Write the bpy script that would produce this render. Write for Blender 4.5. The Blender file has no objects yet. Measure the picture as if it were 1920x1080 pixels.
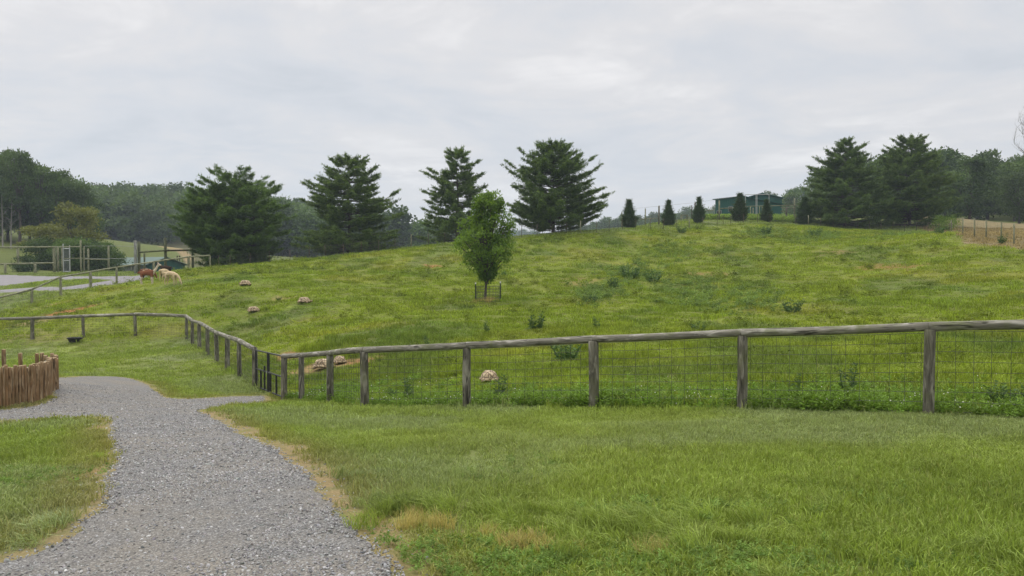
import bpy, math, random
import numpy as np
from mathutils import Vector, Matrix
from mathutils.geometry import delaunay_2d_cdt
R = math.radians
scene = bpy.context.scene
# ---------------------------------------------------------------- camera
EYE = 1.65; FOC = 1450.0; PITCH = math.atan(40/FOC)
cd = bpy.data.cameras.new('camera'); cam = bpy.data.objects.new('camera', cd)
scene.collection.objects.link(cam); scene.camera = cam
cd.sensor_width = 36; cd.lens = FOC/1920*36; cd.clip_start = 0.05; cd.clip_end = 6000
cam.location = (0, 0, EYE); cam.rotation_euler = (R(90)-PITCH, 0, 0)
# ---------------------------------------------------------------- light
SUN_EL, SUN_AZ = R(52), R(-35)          # azimuth from +Y towards +X
scene.view_settings.view_transform = 'Standard'; scene.view_settings.look = 'None'
scene.view_settings.exposure = 0.06; scene.view_settings.gamma = 1.0
sl = bpy.data.lights.new('sun', 'SUN'); sl.energy = 1.5; sl.angle = R(22); sl.color = (1, .96, .9)
so = bpy.data.objects.new('sun', sl); scene.collection.objects.link(so)
sd = Vector((math.sin(SUN_AZ)*math.cos(SUN_EL), math.cos(SUN_AZ)*math.cos(SUN_EL), math.sin(SUN_EL)))
so.rotation_euler = (-sd).to_track_quat('-Z', 'Y').to_euler()

class NT:
    """small helper for node trees"""
    def __init__(s, tree): s.t = tree; tree.nodes.clear()
    def n(s, typ, ins=None, **kw):
        nd = s.t.nodes.new(typ)
        for k, v in kw.items(): setattr(nd, k, v)
        for k, v in (ins or {}).items():
            sock = nd.inputs[k]
            if isinstance(v, bpy.types.NodeSocket): s.t.links.new(v, sock)
            elif isinstance(v, bpy.types.Node): s.t.links.new(v.outputs[0], sock)
            else: sock.default_value = v
        return nd
    def math(s, op, a, b=0.0, c=0.0, clamp=False):
        return s.n('ShaderNodeMath', {0: a, 1: b, 2: c}, operation=op, use_clamp=clamp).outputs[0]
    def mix(s, f, a, b, blend='MIX'):
        nd = s.n('ShaderNodeMix', data_type='RGBA', blend_type=blend)
        for i, v in ((0, f), (6, a), (7, b)):
            if isinstance(v, bpy.types.NodeSocket): s.t.links.new(v, nd.inputs[i])
            else:
                if i > 0 and len(v) == 3: v = (*v, 1)
                nd.inputs[i].default_value = v
        return nd.outputs[2]
    def ramp(s, f, stops, interp='LINEAR'):
        nd = s.n('ShaderNodeValToRGB', {0: f}); cr = nd.color_ramp; cr.interpolation = interp
        while len(cr.elements) < len(stops): cr.elements.new(0.5)
        for e, (p, c) in zip(cr.elements, stops):
            e.position = p; e.color = (*c, 1) if len(c) == 3 else c
        return nd.outputs[0]
    def noise(s, vec, scale, detail=4, rough=.55, dist=0.0):
        return s.n('ShaderNodeTexNoise', {'Vector': vec, 'Scale': scale, 'Detail': detail, 'Roughness': rough, 'Distortion': dist}).outputs[0]
    def remap(s, v, a, b, c=0.0, d=1.0):
        return s.n('ShaderNodeMapRange', {0: v, 1: a, 2: b, 3: c, 4: d}).outputs[0]

w = bpy.data.worlds.new('World'); scene.world = w; w.use_nodes = True
T = NT(w.node_tree)
sky = T.n('ShaderNodeTexSky', sky_type='NISHITA', sun_disc=False, sun_elevation=SUN_EL, sun_rotation=SUN_AZ)
bgA = T.n('ShaderNodeBackground', {0: sky, 1: 0.1})
tc = T.n('ShaderNodeTexCoord')
sep = T.n('ShaderNodeSeparateXYZ', {0: tc.outputs['Generated']})
den = T.math('ADD', T.math('MAXIMUM', sep.outputs[2], 0.0), 0.13)
cx = T.math('DIVIDE', sep.outputs[0], den); cy = T.math('DIVIDE', sep.outputs[1], den)
cv = T.n('ShaderNodeCombineXYZ', {0: cx, 1: cy, 2: 3.7})
n1 = T.noise(cv, 0.55, 6, .52, .6); n2 = T.noise(cv, 1.5, 7, .58, .9); n3 = T.noise(cv, 5.0, 4, .6, .4)
m = T.math('ADD', T.math('MULTIPLY', n1, .55), T.math('ADD', T.math('MULTIPLY', n2, .35), T.math('MULTIPLY', n3, .10)))
ccol = T.ramp(m, [(0.36, (.59, .615, .65)), (0.45, (.685, .695, .722)), (0.53, (.775, .755, .75)), (0.60, (.93, .90, .88))])
lift = T.remap(sep.outputs[2], .33, 1.0, 1.0, 3.1)
low = T.remap(sep.outputs[2], .0, .12, 1.0, 0.0)
ccol = T.mix(T.math('MULTIPLY', low, .4), ccol, (.73, .73, .735))
sc_ = T.n('ShaderNodeVectorMath', {0: ccol, 'Scale': lift}, operation='SCALE')
bgB = T.n('ShaderNodeBackground', {0: sc_, 1: 1.0})
mx = T.n('ShaderNodeMixShader', {0: .93, 1: bgA, 2: bgB})
T.n('ShaderNodeOutputWorld', {0: mx})

# ---------------------------------------------------------------- projection and terrain
cP, sP = math.cos(PITCH), math.sin(PITCH)
def ray(px, py):
    a = (px-960)/FOC; b = -(py-540)/FOC
    dy = cP + b*sP; dz = b*cP - sP
    return np.array((a/dy, 1.0, dz/dy))
def W(px, py, Y):
    r = ray(px, py)*Y
    return (r[0], Y, EYE + r[2])
cp = []
def C(px, py, Y): cp.append(W(px, py, Y))
def Cz(px, Y, z): cp.append(((px-960)/FOC*Y, Y, z))
for p in ((0, -8, 0), (-25, -12, -.6), (25, -12, .2), (-2.7, 4.2, -.08), (0, 4.1, 0.0), (2.7, 4.1, .02), (-9, 4, -.4), (9, 4, .1),
          (-40, 10, -1.2), (40, 12, .8), (-60, 30, -2.4), (60, 40, 3), (-200, -200, -2), (200, -200, 4), (0, -300, 2)): cp.append(p)
for a in ((1740,778,10.8),(1391,771,12.2),(1112,768,13.5),(876,766,15.1),(684,766,16.1),(619,757,18.9),(533,753,20.9),(2190,800,9.4),
          (478,743,24),(349,644,41),(157,641,42.8),(-60,642,43),(200,783,13),(20,768,15),(150,706,22),(310,748,19.5),(200,668,33),(420,690,31),
          (917,720,21),(605,687,26),(500,680,29),(1740,690,17),(2100,690,16),
          (1500,615,30),(1500,545,45),(1500,492,60),(1500,446,80),(1516,424,95),(1650,430,96),(1780,437,88),
          (1850,610,28),(1850,540,40),(1850,490,50),(1870,460,57),(1805,440,64),(2100,480,50),(2000,600,27),(1787,408,120),(1920,429,120),
          (1200,640,27),(1200,560,45),(1200,500,62),(1200,455,75),(1200,429,85),(1292,429,88),(1400,421,90),(1360,560,43),(1350,480,66),
          (900,650,28),(915,566,45),(900,490,66),(850,457,78),(1000,443,79),(1088,438,79),(1030,520,56),(1060,600,34),
          (650,620,32),(650,540,52),(650,502,66),(600,483,76),(768,465,76),(700,474,76),(740,590,40),
          (475,586,43),(460,530,53),(440,500,76),(500,494,76),(300,535,57),(394,503,75),(354,506,73),(200,600,45),(135,584,50),
          (60,572,62),(114,549,63),(170,541,65),(219,533,66),(-60,610,58),(100,519,90),(0,516,92),(240,518,88),(0,538,75),(0,552,67),
          (290,515,80),(340,506,84),
          (100,509,100),(20,502,104),(20,475,118),(20,456,132),(-250,448,130),(240,509,100),
          (200,453,170),(260,462,165),(330,478,160),(330,464,205),(400,472,200),(560,484,190),(230,457,225),
          (1240,417,102),(1400,410,110),(1400,408,140),(1490,408,130),(1330,410,120)): C(*a)
for a in ((440,95,-.5),(440,125,-2.5),(345,122,-.8),(280,122,-.9),(200,125,-.7),(650,100,0),(650,140,-3),(900,105,1.5),(1080,112,3.5),(900,160,-2),
          (100,360,21),(230,360,20),(345,350,19),(450,340,18),(230,430,19),(0,430,20),(560,320,14),(740,300,3),(850,400,-5),(-250,360,30),(-300,200,14),
          (20,180,12),(120,180,9),
          (1740,200,14),(1850,200,14.5),(1920,210,16),(2300,200,16),(1600,205,14),(1480,270,15),(1300,420,19),(1120,420,13),(1250,220,9),(1100,250,2),
          (760,1000,31),(300,1000,28),(1300,1000,28),(2200,1000,30),(-300,1000,30),(760,1600,20),(1900,1600,20),(0,1600,20),(1700,420,30),(2200,420,34),(300,520,20),(1000,600,0)): Cz(*a)
cp = np.array(cp)
def phi(r2): return np.sqrt(r2 + 25.0)
N = len(cp)
A = np.zeros((N+3, N+3)); d2 = ((cp[:, None, :2]-cp[None, :, :2])**2).sum(2)
A[:N, :N] = phi(d2) - np.eye(N)*0.35; A[:N, N] = 1; A[N, :N] = 1
A[:N, N+1:] = cp[:, :2]; A[N+1:, :N] = cp[:, :2].T
sol = np.linalg.solve(A, np.concatenate([cp[:, 2], np.zeros(3)]))
def hsh(ix, iy, s):
    h = (ix.astype(np.int64)*374761393 + iy.astype(np.int64)*668265263 + s*1442695041) & 0xffffffff
    h = ((h ^ (h >> 13))*1274126177) & 0xffffffff
    return ((h ^ (h >> 16)) & 0xffff)/65535.0
def vnoise(x, y, s=0):
    x = np.asarray(x, float); y = np.asarray(y, float)
    ix = np.floor(x); iy = np.floor(y); fx = x-ix; fy = y-iy
    fx = fx*fx*(3-2*fx); fy = fy*fy*(3-2*fy)
    a = hsh(ix, iy, s); b = hsh(ix+1, iy, s); c = hsh(ix, iy+1, s); d = hsh(ix+1, iy+1, s)
    return (a*(1-fx)+b*fx)*(1-fy)+(c*(1-fx)+d*fx)*fy
def fbm(x, y, s=0, o=3):
    v = 0; am = .5; tot = 0
    for k in range(o):
        v = v + am*vnoise(x*2**k, y*2**k, s+k*17); tot += am; am *= .5
    return v/tot
def smooth(a, b, v): t = np.clip((v-a)/(b-a), 0, 1); return t*t*(3-2*t)
def inside(P, x, y):
    P = np.asarray(P); r = np.zeros(np.shape(x), bool); j = len(P)-1
    for i in range(len(P)):
        xi, yi = P[i]; xj, yj = P[j]
        c = ((yi > y) != (yj > y)) & (x < (xj-xi)*(y-yi)/((yj-yi) or 1e-9)+xi)
        r ^= c; j = i
    return r
def edist(P, x, y):
    P = np.asarray(P); best = np.full(np.shape(x), 1e9)
    for i in range(len(P)):
        a = P[i]; b = P[(i+1) % len(P)]; d = b-a; L = max((d**2).sum(), 1e-9)
        t = np.clip(((x-a[0])*d[0]+(y-a[1])*d[1])/L, 0, 1)
        best = np.minimum(best, (x-a[0]-t*d[0])**2+(y-a[1]-t*d[1])**2)
    return np.sqrt(best)
def H0(x, y):
    x = np.atleast_1d(np.asarray(x, float)); y = np.atleast_1d(np.asarray(y, float))
    out = np.empty(x.shape); xf = x.ravel(); yf = y.ravel(); of = out.ravel()
    for i in range(0, len(xf), 20000):
        s = slice(i, i+20000)
        r2 = (xf[s, None]-cp[None, :, 0])**2+(yf[s, None]-cp[None, :, 1])**2
        of[s] = phi(r2)@sol[:N]+sol[N]+sol[N+1]*xf[s]+sol[N+2]*yf[s]
    return of.reshape(x.shape)
def hit(px, py, y0=3.0, y1=400):
    r = ray(px, py); ys = np.geomspace(y0, y1, 900)
    z = EYE+r[2]*ys; g = H0(r[0]*ys, ys); k = np.argmax(g >= z)
    if g[k] < z[k]: k = len(ys)-1
    return (r[0]*ys[k], ys[k])
# paddock boundary (inside: beyond the log fence)
FRONT = [W(2190,800,9.4), W(1740,778,10.8), W(1391,771,12.2), W(1112,768,13.5), W(876,766,15.1), W(684,766,16.1), W(619,757,18.9), W(566,753,20.5), W(533,753,20.9)]
BACK = [(-8-9.3*t/7, 24+17*t/7) for t in range(8)]
PADD = [(p[0], p[1]) for p in FRONT] + BACK + [(-27.9, 42.8), (-60, 43), (-60, 58)] + [W(60,572,62)[:2], W(114,549,63)[:2], W(219,533,66)[:2], W(394,503,75)[:2],
        W(600,483,76)[:2], W(850,457,78)[:2], W(1088,438,79)[:2], W(1292,429,88)[:2], W(1516,424,95)[:2], W(1780,437,88)[:2], W(1805,440,64)[:2], W(1901,460,57)[:2], (60, 40), (30, 6)]
def pad_w(x, y): 
    i = inside(PADD, x, y); return np.where(i, smooth(0, .8, edist(PADD, x, y)), 0.0)
def G(x, y, pw=None):
    x = np.atleast_1d(np.asarray(x, float)); y = np.atleast_1d(np.asarray(y, float))
    z = H0(x, y)
    if pw is None: pw = pad_w(x, y)
    b = (fbm(x*.9, y*.9, 3, 3)-.5)
    far = smooth(110, 60, np.hypot(x, y))
    return z + b*(.05+.16*pw)*far + (vnoise(x*4, y*4, 9)-.5)*(.012+.05*pw)*far
def g1(x, y): return float(G(x, y)[0])
def ppoly(pts): return [hit(*p) for p in pts]
def densify(P, step, amp, seed, freq=1.2):
    out = []
    for i in range(len(P)):
        a = np.array(P[i]); b = np.array(P[(i+1) % len(P)]); L = np.hypot(*(b-a)); n = max(1, int(L/step))
        nrm = np.array((-(b-a)[1], (b-a)[0]))/max(L, 1e-6)
        for k in range(n):
            p = a+(b-a)*k/n
            out.append(tuple(p+nrm*amp*(fbm(np.array(p[0]*freq), np.array(p[1]*freq), seed, 3)-.5)*2))
    return out
def chaikin(P, it=2):
    for _ in range(it):
        Q = []
        for i in range(len(P)):
            a = np.array(P[i]); b = np.array(P[(i+1) % len(P)])
            Q += [tuple(a*.75+b*.25), tuple(a*.25+b*.75)]
        P = Q
    return P
PATH = ppoly([(770,1079),(735,1045),(690,1010),(650,965),(612,915),(560,868),(500,832),(432,803),(380,775),(372,770),(430,760),(500,757)])
PATH += [(-7.1, 22.4)]
PATH += ppoly([(478,744),(430,744),(372,747),(318,749),(300,737),(270,717),(232,707),(180,706),(130,707),(97,712)])
PATH += ppoly([(98,735),(104,745),(80,757),(40,765),(0,770),(-60,777),(-60,806),(0,793),(60,787),(130,783),(198,782),(206,800),(203,825),(218,850),(200,880),(188,905),(194,935),(170,955),(135,985),(120,1008),(70,1028),(20,1045),(-40,1062),(-90,1079)])
PATH += [(-3.6, 3.0), (-3.2, 1.2), (-.2, 1.2), (-.35, 3.2)]
PATHC = densify(chaikin(PATH, 2), .05, .07, 5, 2.2)
ROAD = ppoly([(-120,514),(0,516),(34,517),(104,519),(180,518.5),(250,517.5),(285,517),(282,522),(262,526.5),(240,530),(219,533),(170,540.5),(126,545),(62,547),(0,551),(-120,556)])
ISLE = ppoly([(207,526.4),(185,524.4),(148,524.2),(96,525.5),(64,529.5),(30,535),(0,538.5),(-120,545),(-120,549),(0,544),(62,540),(89,537.5),(126,538),(170,532.5)])
def quadpoly(pts, Y): return [W(px, 500, yy)[:2] for px, yy in pts]

# ---------------------------------------------------------------- object helpers
COL = scene.collection
def link(o, parent=None):
    COL.objects.link(o)
    if parent is not None: o.parent = parent
    return o
def tag(o, label=None, cat=None, group=None, kind=None):
    if label: o['label'] = label
    if cat: o['category'] = cat
    if group: o['group'] = group
    if kind: o['kind'] = kind
    return o
def empty(name, loc, label, cat, group=None, rz=0):
    o = bpy.data.objects.new(name, None); link(o); o.location = loc; o.rotation_euler.z = rz; o.empty_display_size = .2
    return tag(o, label, cat, group)
def np_mesh(name, V, F, mats=(), smoothf=False, mi=None):
    """V (n,3); F list of arrays (m,k)"""
    me = bpy.data.meshes.new(name); V = np.asarray(V, np.float32)
    if not isinstance(F, (list, tuple)): F = [F]
    F = [np.asarray(f, np.int32) for f in F if len(f)]
    me.vertices.add(len(V)); me.vertices.foreach_set('co', V.ravel())
    loops = np.concatenate([f.ravel() for f in F]); tot = np.concatenate([np.full(len(f), f.shape[1], np.int32) for f in F])
    me.loops.add(len(loops)); me.loops.foreach_set('vertex_index', loops)
    me.polygons.add(len(tot)); st = np.concatenate([[0], np.cumsum(tot)[:-1]]).astype(np.int32)
    me.polygons.foreach_set('loop_start', st); me.polygons.foreach_set('loop_total', tot)
    if mi is not None: me.polygons.foreach_set('material_index', np.asarray(mi, np.int32))
    me.polygons.foreach_set('use_smooth', np.full(len(tot), smoothf, bool))
    for m_ in mats: me.materials.append(m_)
    me.update(calc_edges=True); return me
def fattr(me, name, vals, typ='FLOAT'):
    a = me.attributes.new(name, typ, 'POINT'); vals = np.asarray(vals, np.float32)
    a.data.foreach_set('value' if typ == 'FLOAT' else ('color' if typ == 'FLOAT_COLOR' else 'vector'), vals.ravel())
class MB:
    def __init__(s): s.v = []; s.f = []; s.m = []
    def add(s, V, F, mi=0):
        b = len(s.v); s.v += [tuple(v) for v in V]; s.f += [tuple(i+b for i in f) for f in F]; s.m += [mi]*len(F)
    def box(s, c, d, rz=0, mi=0):
        x, y, z = d[0]/2, d[1]/2, d[2]/2; cr, sr = math.cos(rz), math.sin(rz); V = []
        for sx, sy, sz in ((-1,-1,-1),(1,-1,-1),(1,1,-1),(-1,1,-1),(-1,-1,1),(1,-1,1),(1,1,1),(-1,1,1)):
            a, b = sx*x, sy*y; V.append((c[0]+a*cr-b*sr, c[1]+a*sr+b*cr, c[2]+sz*z))
        s.add(V, [(0,3,2,1),(4,5,6,7),(0,1,5,4),(1,2,6,5),(2,3,7,6),(3,0,4,7)], mi)
    def tube(s, pts, rad, seg=6, cap=True, mi=0, rnd=None, wob=0):
        pts = [Vector(p) for p in pts]
        if not hasattr(rad, '__len__'): rad = [rad]*len(pts)
        V = []; n = len(pts); up = None
        for i, p in enumerate(pts):
            d = (pts[min(i+1, n-1)]-pts[max(i-1, 0)]).normalized()
            if up is None:
                up = Vector((0, 0, 1)) if abs(d.z) < .9 else Vector((1, 0, 0))
            a = d.cross(up).normalized(); b = a.cross(d).normalized(); up = b
            for k in range(seg):
                t = 2*math.pi*k/seg; r = rad[i]*(1+(rnd.uniform(-wob, wob) if rnd else 0))
                V.append(p+a*math.cos(t)*r+b*math.sin(t)*r)
        F = [(i*seg+k, i*seg+(k+1) % seg, (i+1)*seg+(k+1) % seg, (i+1)*seg+k) for i in range(n-1) for k in range(seg)]
        if cap: F += [tuple(range(seg)), tuple((n-1)*seg+k for k in reversed(range(seg)))]
        s.add(V, F, mi)
    def mesh(s, name, mats, smoothf=False):
        me = bpy.data.meshes.new(name); me.from_pydata(s.v, [], s.f)
        if not isinstance(mats, (list, tuple)): mats = [mats]
        for m_ in mats: me.materials.append(m_)
        me.polygons.foreach_set('material_index', s.m)
        me.polygons.foreach_set('use_smooth', [smoothf]*len(s.f)); me.update(); return me
    def build(s, name, mats, parent=None, smoothf=False, loc=None, rot=None):
        o = bpy.data.objects.new(name, s.mesh(name, mats, smoothf)); link(o, parent)
        if loc is not None: o.location = loc
        if rot is not None: o.rotation_mode = 'QUATERNION'; o.rotation_quaternion = rot
        return o

# ---------------------------------------------------------------- materials
def mat(name):
    m_ = bpy.data.materials.new(name); m_.use_nodes = True; return m_, NT(m_.node_tree)
def out(T, sh): T.n('ShaderNodeOutputMaterial', {0: sh})
def simple(name, col, rough=.7, metal=0, var=.25, scale=6, bump=0.0, coord='Object', stretch=None, col2=None, spec=.3):
    m_, T = mat(name); tc = T.n('ShaderNodeTexCoord').outputs[coord]
    if stretch: tc = T.n('ShaderNodeMapping', {0: tc, 'Scale': stretch}).outputs[0]
    nz = T.noise(tc, scale, 6, .6)
    c2 = col2 or tuple(c*(1-var) for c in col); c1 = col if col2 else tuple(min(1, c*(1+var)) for c in col)
    c = T.mix(T.remap(nz, .3, .7), c2, c1)
    b = T.n('ShaderNodeBsdfPrincipled', {'Base Color': c, 'Roughness': rough, 'Metallic': metal, 'Specular IOR Level': spec})
    if bump: T.t.links.new(T.n('ShaderNodeBump', {'Height': nz, 'Strength': bump, 'Distance': .02}).outputs[0], b.inputs['Normal'])
    out(T, b.outputs[0]); return m_
def foliage(name, dark, light, trans=.25, attr='tint', objvar=.25, hue=(.07, .06, .0)):
    m_, T = mat(name)
    t = T.n('ShaderNodeAttribute', attribute_name=attr).outputs['Fac']
    c = T.mix(t, dark, light)
    oi = T.n('ShaderNodeObjectInfo').outputs['Random']
    v = T.remap(oi, 0, 1, 1-objvar, 1+objvar)
    c = T.n('ShaderNodeVectorMath', {0: c, 'Scale': v}, operation='SCALE').outputs[0]
    c = T.mix(T.math('MULTIPLY', T.math('FRACT', T.math('MULTIPLY', oi, 7.31)), .35), c, hue)
    b = T.n('ShaderNodeBsdfPrincipled', {'Base Color': c, 'Roughness': .62, 'Specular IOR Level': .25})
    tr = T.n('ShaderNodeBsdfTranslucent', {0: T.mix(1.0, c, (1.25, 1.2, .6), 'MULTIPLY')})
    mx = T.n('ShaderNodeMixShader', {0: trans, 1: b, 2: tr}); out(T, mx.outputs[0]); return m_
def bark(name, a, b): return simple(name, b, .9, var=.3, scale=5, bump=.6, stretch=(3, 3, .6), col2=a)
M = {}
M['bark'] = bark('bark', (.035, .028, .022), (.12, .10, .08))
M['barkpale'] = bark('bark_pale', (.10, .095, .08), (.25, .235, .205))
M['pine'] = foliage('pine_needles', (.046, .090, .024), (.205, .300, .070), .3, hue=(.045, .085, .035), objvar=.12)
M['pineb'] = foliage('pine_needles_bright', (.052, .100, .022), (.165, .270, .055), .28, hue=(.07, .12, .03), objvar=.08)
M['spruce'] = foliage('arborvitae_scales', (.028, .056, .018), (.085, .145, .042), .2, hue=(.04, .07, .02), objvar=.15)
M['leaf'] = foliage('broad_leaves', (.034, .074, .018), (.125, .205, .045), .28, hue=(.10, .13, .035), objvar=.35)
M['youngleaf'] = foliage('young_leaves', (.048, .104, .016), (.235, .36, .056), .4, hue=(.10, .18, .03), objvar=.05)
M['yleaf'] = foliage('yellowish_leaves', (.085, .10, .022), (.21, .23, .05), .3, hue=(.14, .15, .03), objvar=.1)
M['weed'] = foliage('weed_leaves', (.040, .085, .028), (.12, .20, .055), .3, hue=(.08, .13, .04), objvar=.2)
def log_mat(name, base, dark, pale, moss, mossamt=.35):
    m_, T = mat(name); tc = T.n('ShaderNodeTexCoord').outputs['Object']
    rnd = T.n('ShaderNodeObjectInfo').outputs['Random']
    off = T.n('ShaderNodeCombineXYZ', {0: T.math('MULTIPLY', rnd, 31), 1: T.math('MULTIPLY', rnd, 17), 2: T.math('MULTIPLY', rnd, 53)})
    p = T.n('ShaderNodeVectorMath', {0: tc, 1: off}, operation='ADD').outputs[0]
    st = T.n('ShaderNodeMapping', {0: p, 'Scale': (1, 1, .09)}).outputs[0]
    st2 = T.n('ShaderNodeMapping', {0: p, 'Scale': (1, 1, .22)}).outputs[0]
    a = T.noise(st, 28, 7, .65, .3); b = T.noise(st2, 10, 5, .6, .8); big = T.noise(p, 3.2, 4, .6)
    c = T.mix(T.remap(a, .38, .62), dark, base)
    c = T.mix(T.remap(b, .50, .66), c, pale)
    c = T.mix(T.math('MULTIPLY', T.remap(big, .5, .68), mossamt), c, moss)
    crack = T.remap(T.noise(st, 16, 3, .5, 1.2), .41, .34)
    c = T.mix(T.math('MULTIPLY', crack, .85), c, tuple(x*.22 for x in dark))
    knot = T.n('ShaderNodeTexVoronoi', {'Vector': T.n('ShaderNodeMapping', {0: p, 'Scale': (1, 1, .5)}).outputs[0], 'Scale': 5.5}).outputs[0]
    c = T.mix(T.math('MULTIPLY', T.remap(knot, .13, .05), .8), c, tuple(x*.3 for x in dark))
    bs = T.n('ShaderNodeBsdfPrincipled', {'Base Color': c, 'Roughness': .88, 'Specular IOR Level': .2})
    hgt = T.math('SUBTRACT', a, T.math('MULTIPLY', crack, .8))
    T.t.links.new(T.n('ShaderNodeBump', {'Height': hgt, 'Strength': .6, 'Distance': .01}).outputs[0], bs.inputs['Normal'])
    out(T, bs.outputs[0]); return m_
M['rail'] = log_mat('weathered_rail', (.22, .205, .165), (.115, .11, .085), (.40, .38, .33), (.13, .15, .055), .55)
M['post'] = log_mat('weathered_post', (.165, .155, .118), (.065, .06, .046), (.29, .275, .22), (.12, .13, .05), .5)
M['greenpost'] = log_mat('treated_post', (.24, .24, .15), (.14, .14, .085), (.36, .36, .25), (.16, .20, .07), .4)
M['palisade'] = log_mat('palisade_wood', (.27, .162, .078), (.115, .074, .040), (.38, .29, .18), (.16, .125, .06), .4)
M['palisadecut'] = simple('cut_wood', (.42, .32, .19), .85, var=.2, scale=20)
M['darkwood'] = log_mat('dark_wood', (.11, .085, .055), (.05, .04, .028), (.2, .16, .11), (.08, .08, .03), .3)
M['wire'] = simple('galvanised_wire', (.085, .085, .075), .6, .5, .3, 3)
M['wirepale'] = simple('pale_wire', (.30, .31, .29), .6, .3, .2, 3)
M['black'] = simple('black_painted_steel', (.012, .012, .013), .45, .0, .3, 8, spec=.5)
M['silver'] = simple('galvanised_pipe', (.42, .43, .42), .5, .5, .15, 6)
M['rubber'] = simple('black_rubber', (.025, .024, .024), .7, var=.3, scale=12)
M['tpost'] = simple('green_steel_post', (.045, .055, .04), .6, .3, .3, 6)
M['white'] = simple('white_paint', (.75, .75, .72), .6, var=.05)
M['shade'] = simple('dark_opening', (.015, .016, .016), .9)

# ground colours, shared by the soil sheet and the grass standing on it
SOIL = [hit(*p) for p in ((384,772),(432,797),(500,826),(560,860),(610,900),(650,950),(700,985),(770,1040),(830,1075))]
def soil_band(x, y):
    best = np.full(np.shape(x), 1e9)
    for i in range(len(SOIL)-1):
        a = np.array(SOIL[i]); b = np.array(SOIL[i+1]); d = b-a
        t = np.clip(((x-a[0])*d[0]+(y-a[1])*d[1])/(d**2).sum(), 0, 1)
        best = np.minimum(best, np.hypot(x-a[0]-t*d[0], y-a[1]-t*d[1]))
    wd = .05+.36*smooth(.3, .7, fbm(x*1.1, y*1.1, 41, 2))
    return smooth(wd*1.6+.05, wd*.3, best)*.92
BARE = []
def bare(px, py, wx, wy, k, red):
    x, y = hit(px, py); BARE.append((x, y, wx, wy, k, red))
bare(135,582,1.9,1.6,1.0,1.0); bare(100,572,2.2,.6,.5,.7); bare(620,686,1.9,1.0,1.0,.35); bare(545,668,1.3,1.6,1.0,.55); bare(655,683,1.2,.8,1,.6)
bare(803,500,1.0,1.3,1.0,.8); bare(75,602,1.8,1.0,.7,.25); bare(535,560,.9,1.2,.7,.3); bare(1095,528,2.0,3,.45,.5); bare(1400,735,.9,.5,.8,.5); bare(470,752,1.5,.7,.9,.1)
bare(1900,783,.4,.2,.8,.2); bare(60,632,3.5,1.6,.35,.1); bare(320,548,1.6,1,.35,.1); bare(1660,500,2.2,2.6,.5,.9); bare(1560,475,2,2,.45,.6); bare(1330,515,2.2,2,.4,.7)
bare(860,1010,.28,.25,.7,.2); bare(780,1050,.35,.3,.8,.2); bare(1010,1005,.3,.2,.5,.2); bare(425,870,.2,.2,.6,.3); bare(195,800,.22,1.2,.75,.3); bare(185,885,.2,.5,.75,.5)
def bare_w(x, y):
    wv = np.zeros(np.shape(x)); red = np.zeros(np.shape(x))
    nz = fbm(x*1.1, y*1.1, 77, 3)
    for bx, by, ax, ay, k, r in BARE:
        d = np.hypot((x-bx)/ax, (y-by)/ay)+(nz-.5)*1.5
        q = smooth(1.0, .55, d)*k; red = np.where(q > wv, r, red); wv = np.maximum(wv, q)
    return wv, red
TANR = [W(1783,400,80)[:2], W(1790,425,70)[:2], (34.5,59), (37,52), (60,44), (120,60), (110,125), (90,140), (66,126), (52,100)]
TANL = [W(345,470,150)[:2], W(362,470,150)[:2], W(420,470,150)[:2], W(420,470,240)[:2], W(300,470,260)[:2], W(318,470,215)[:2]]
PALE = [W(296,470,178)[:2], W(330,470,168)[:2], W(352,470,150)[:2], W(362,470,156)[:2], W(340,470,190)[:2], W(318,470,205)[:2], W(296,470,192)[:2]]
def zone_col(x, y, pw=None):
    """albedo of the grass cover at x, y"""
    if pw is None: pw = pad_w(x, y)
    n = fbm(x*.22, y*.22, 11, 3)[..., None]; n2 = fbm(x*1.1, y*1.1, 23, 3)[..., None]; n3 = fbm(x*.06, y*.06, 31, 2)[..., None]
    lawn = np.array((.172, .240, .040))*(1-n)+np.array((.262, .318, .074))*n
    lawn = lawn*(.78+.44*n2)
    blue = np.array((.225, .270, .120)); lawn = lawn+(blue-lawn)*smooth(.42, .66, fbm(x*.42+3, y*.42, 51, 2))[..., None]*.75
    pd = np.array((.150, .220, .024))*(1-n)+np.array((.255, .305, .034))*n
    yel = np.array((.31, .29, .055)); pd = pd+(yel-pd)*smooth(.55, .8, fbm(x*.16, y*.3, 61, 3))[..., None]*.45
    drk = np.array((.095, .155, .045)); pd = pd+(drk-pd)*smooth(.60, .74, fbm(x*.3+5, y*.16, 71, 3))[..., None]*.5
    pd = pd*(.74+.50*n2)
    c = lawn*(1-pw[..., None])+pd*pw[..., None]
    tan = inside(TANR, x, y); tn = np.array((.30, .235, .125))*(.8+.4*n2); c = np.where(tan[..., None], tn, c)
    tl = inside(TANL, x, y); c = np.where(tl[..., None], np.array((.115, .115, .055))*(.8+.4*n), c)
    far = (smooth(95, 130, np.hypot(x, y))*(1-tan)*(1-tl))[..., None]
    c = c*(1-far)+np.array((.14, .185, .045))*(.85+.3*n)*far
    return c
def leafy_near_fence(x, y):
    best = np.full(np.shape(x), 1e9)
    for i in range(len(FRONT)-1):
        a = np.array(FRONT[i][:2]); b = np.array(FRONT[i+1][:2]); d = b-a
        t = np.clip(((x-a[0])*d[0]+(y-a[1])*d[1])/(d**2).sum(), 0, 1)
        best = np.minimum(best, np.hypot(x-a[0]-t*d[0], y-a[1]-t*d[1]))
    return best

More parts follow.
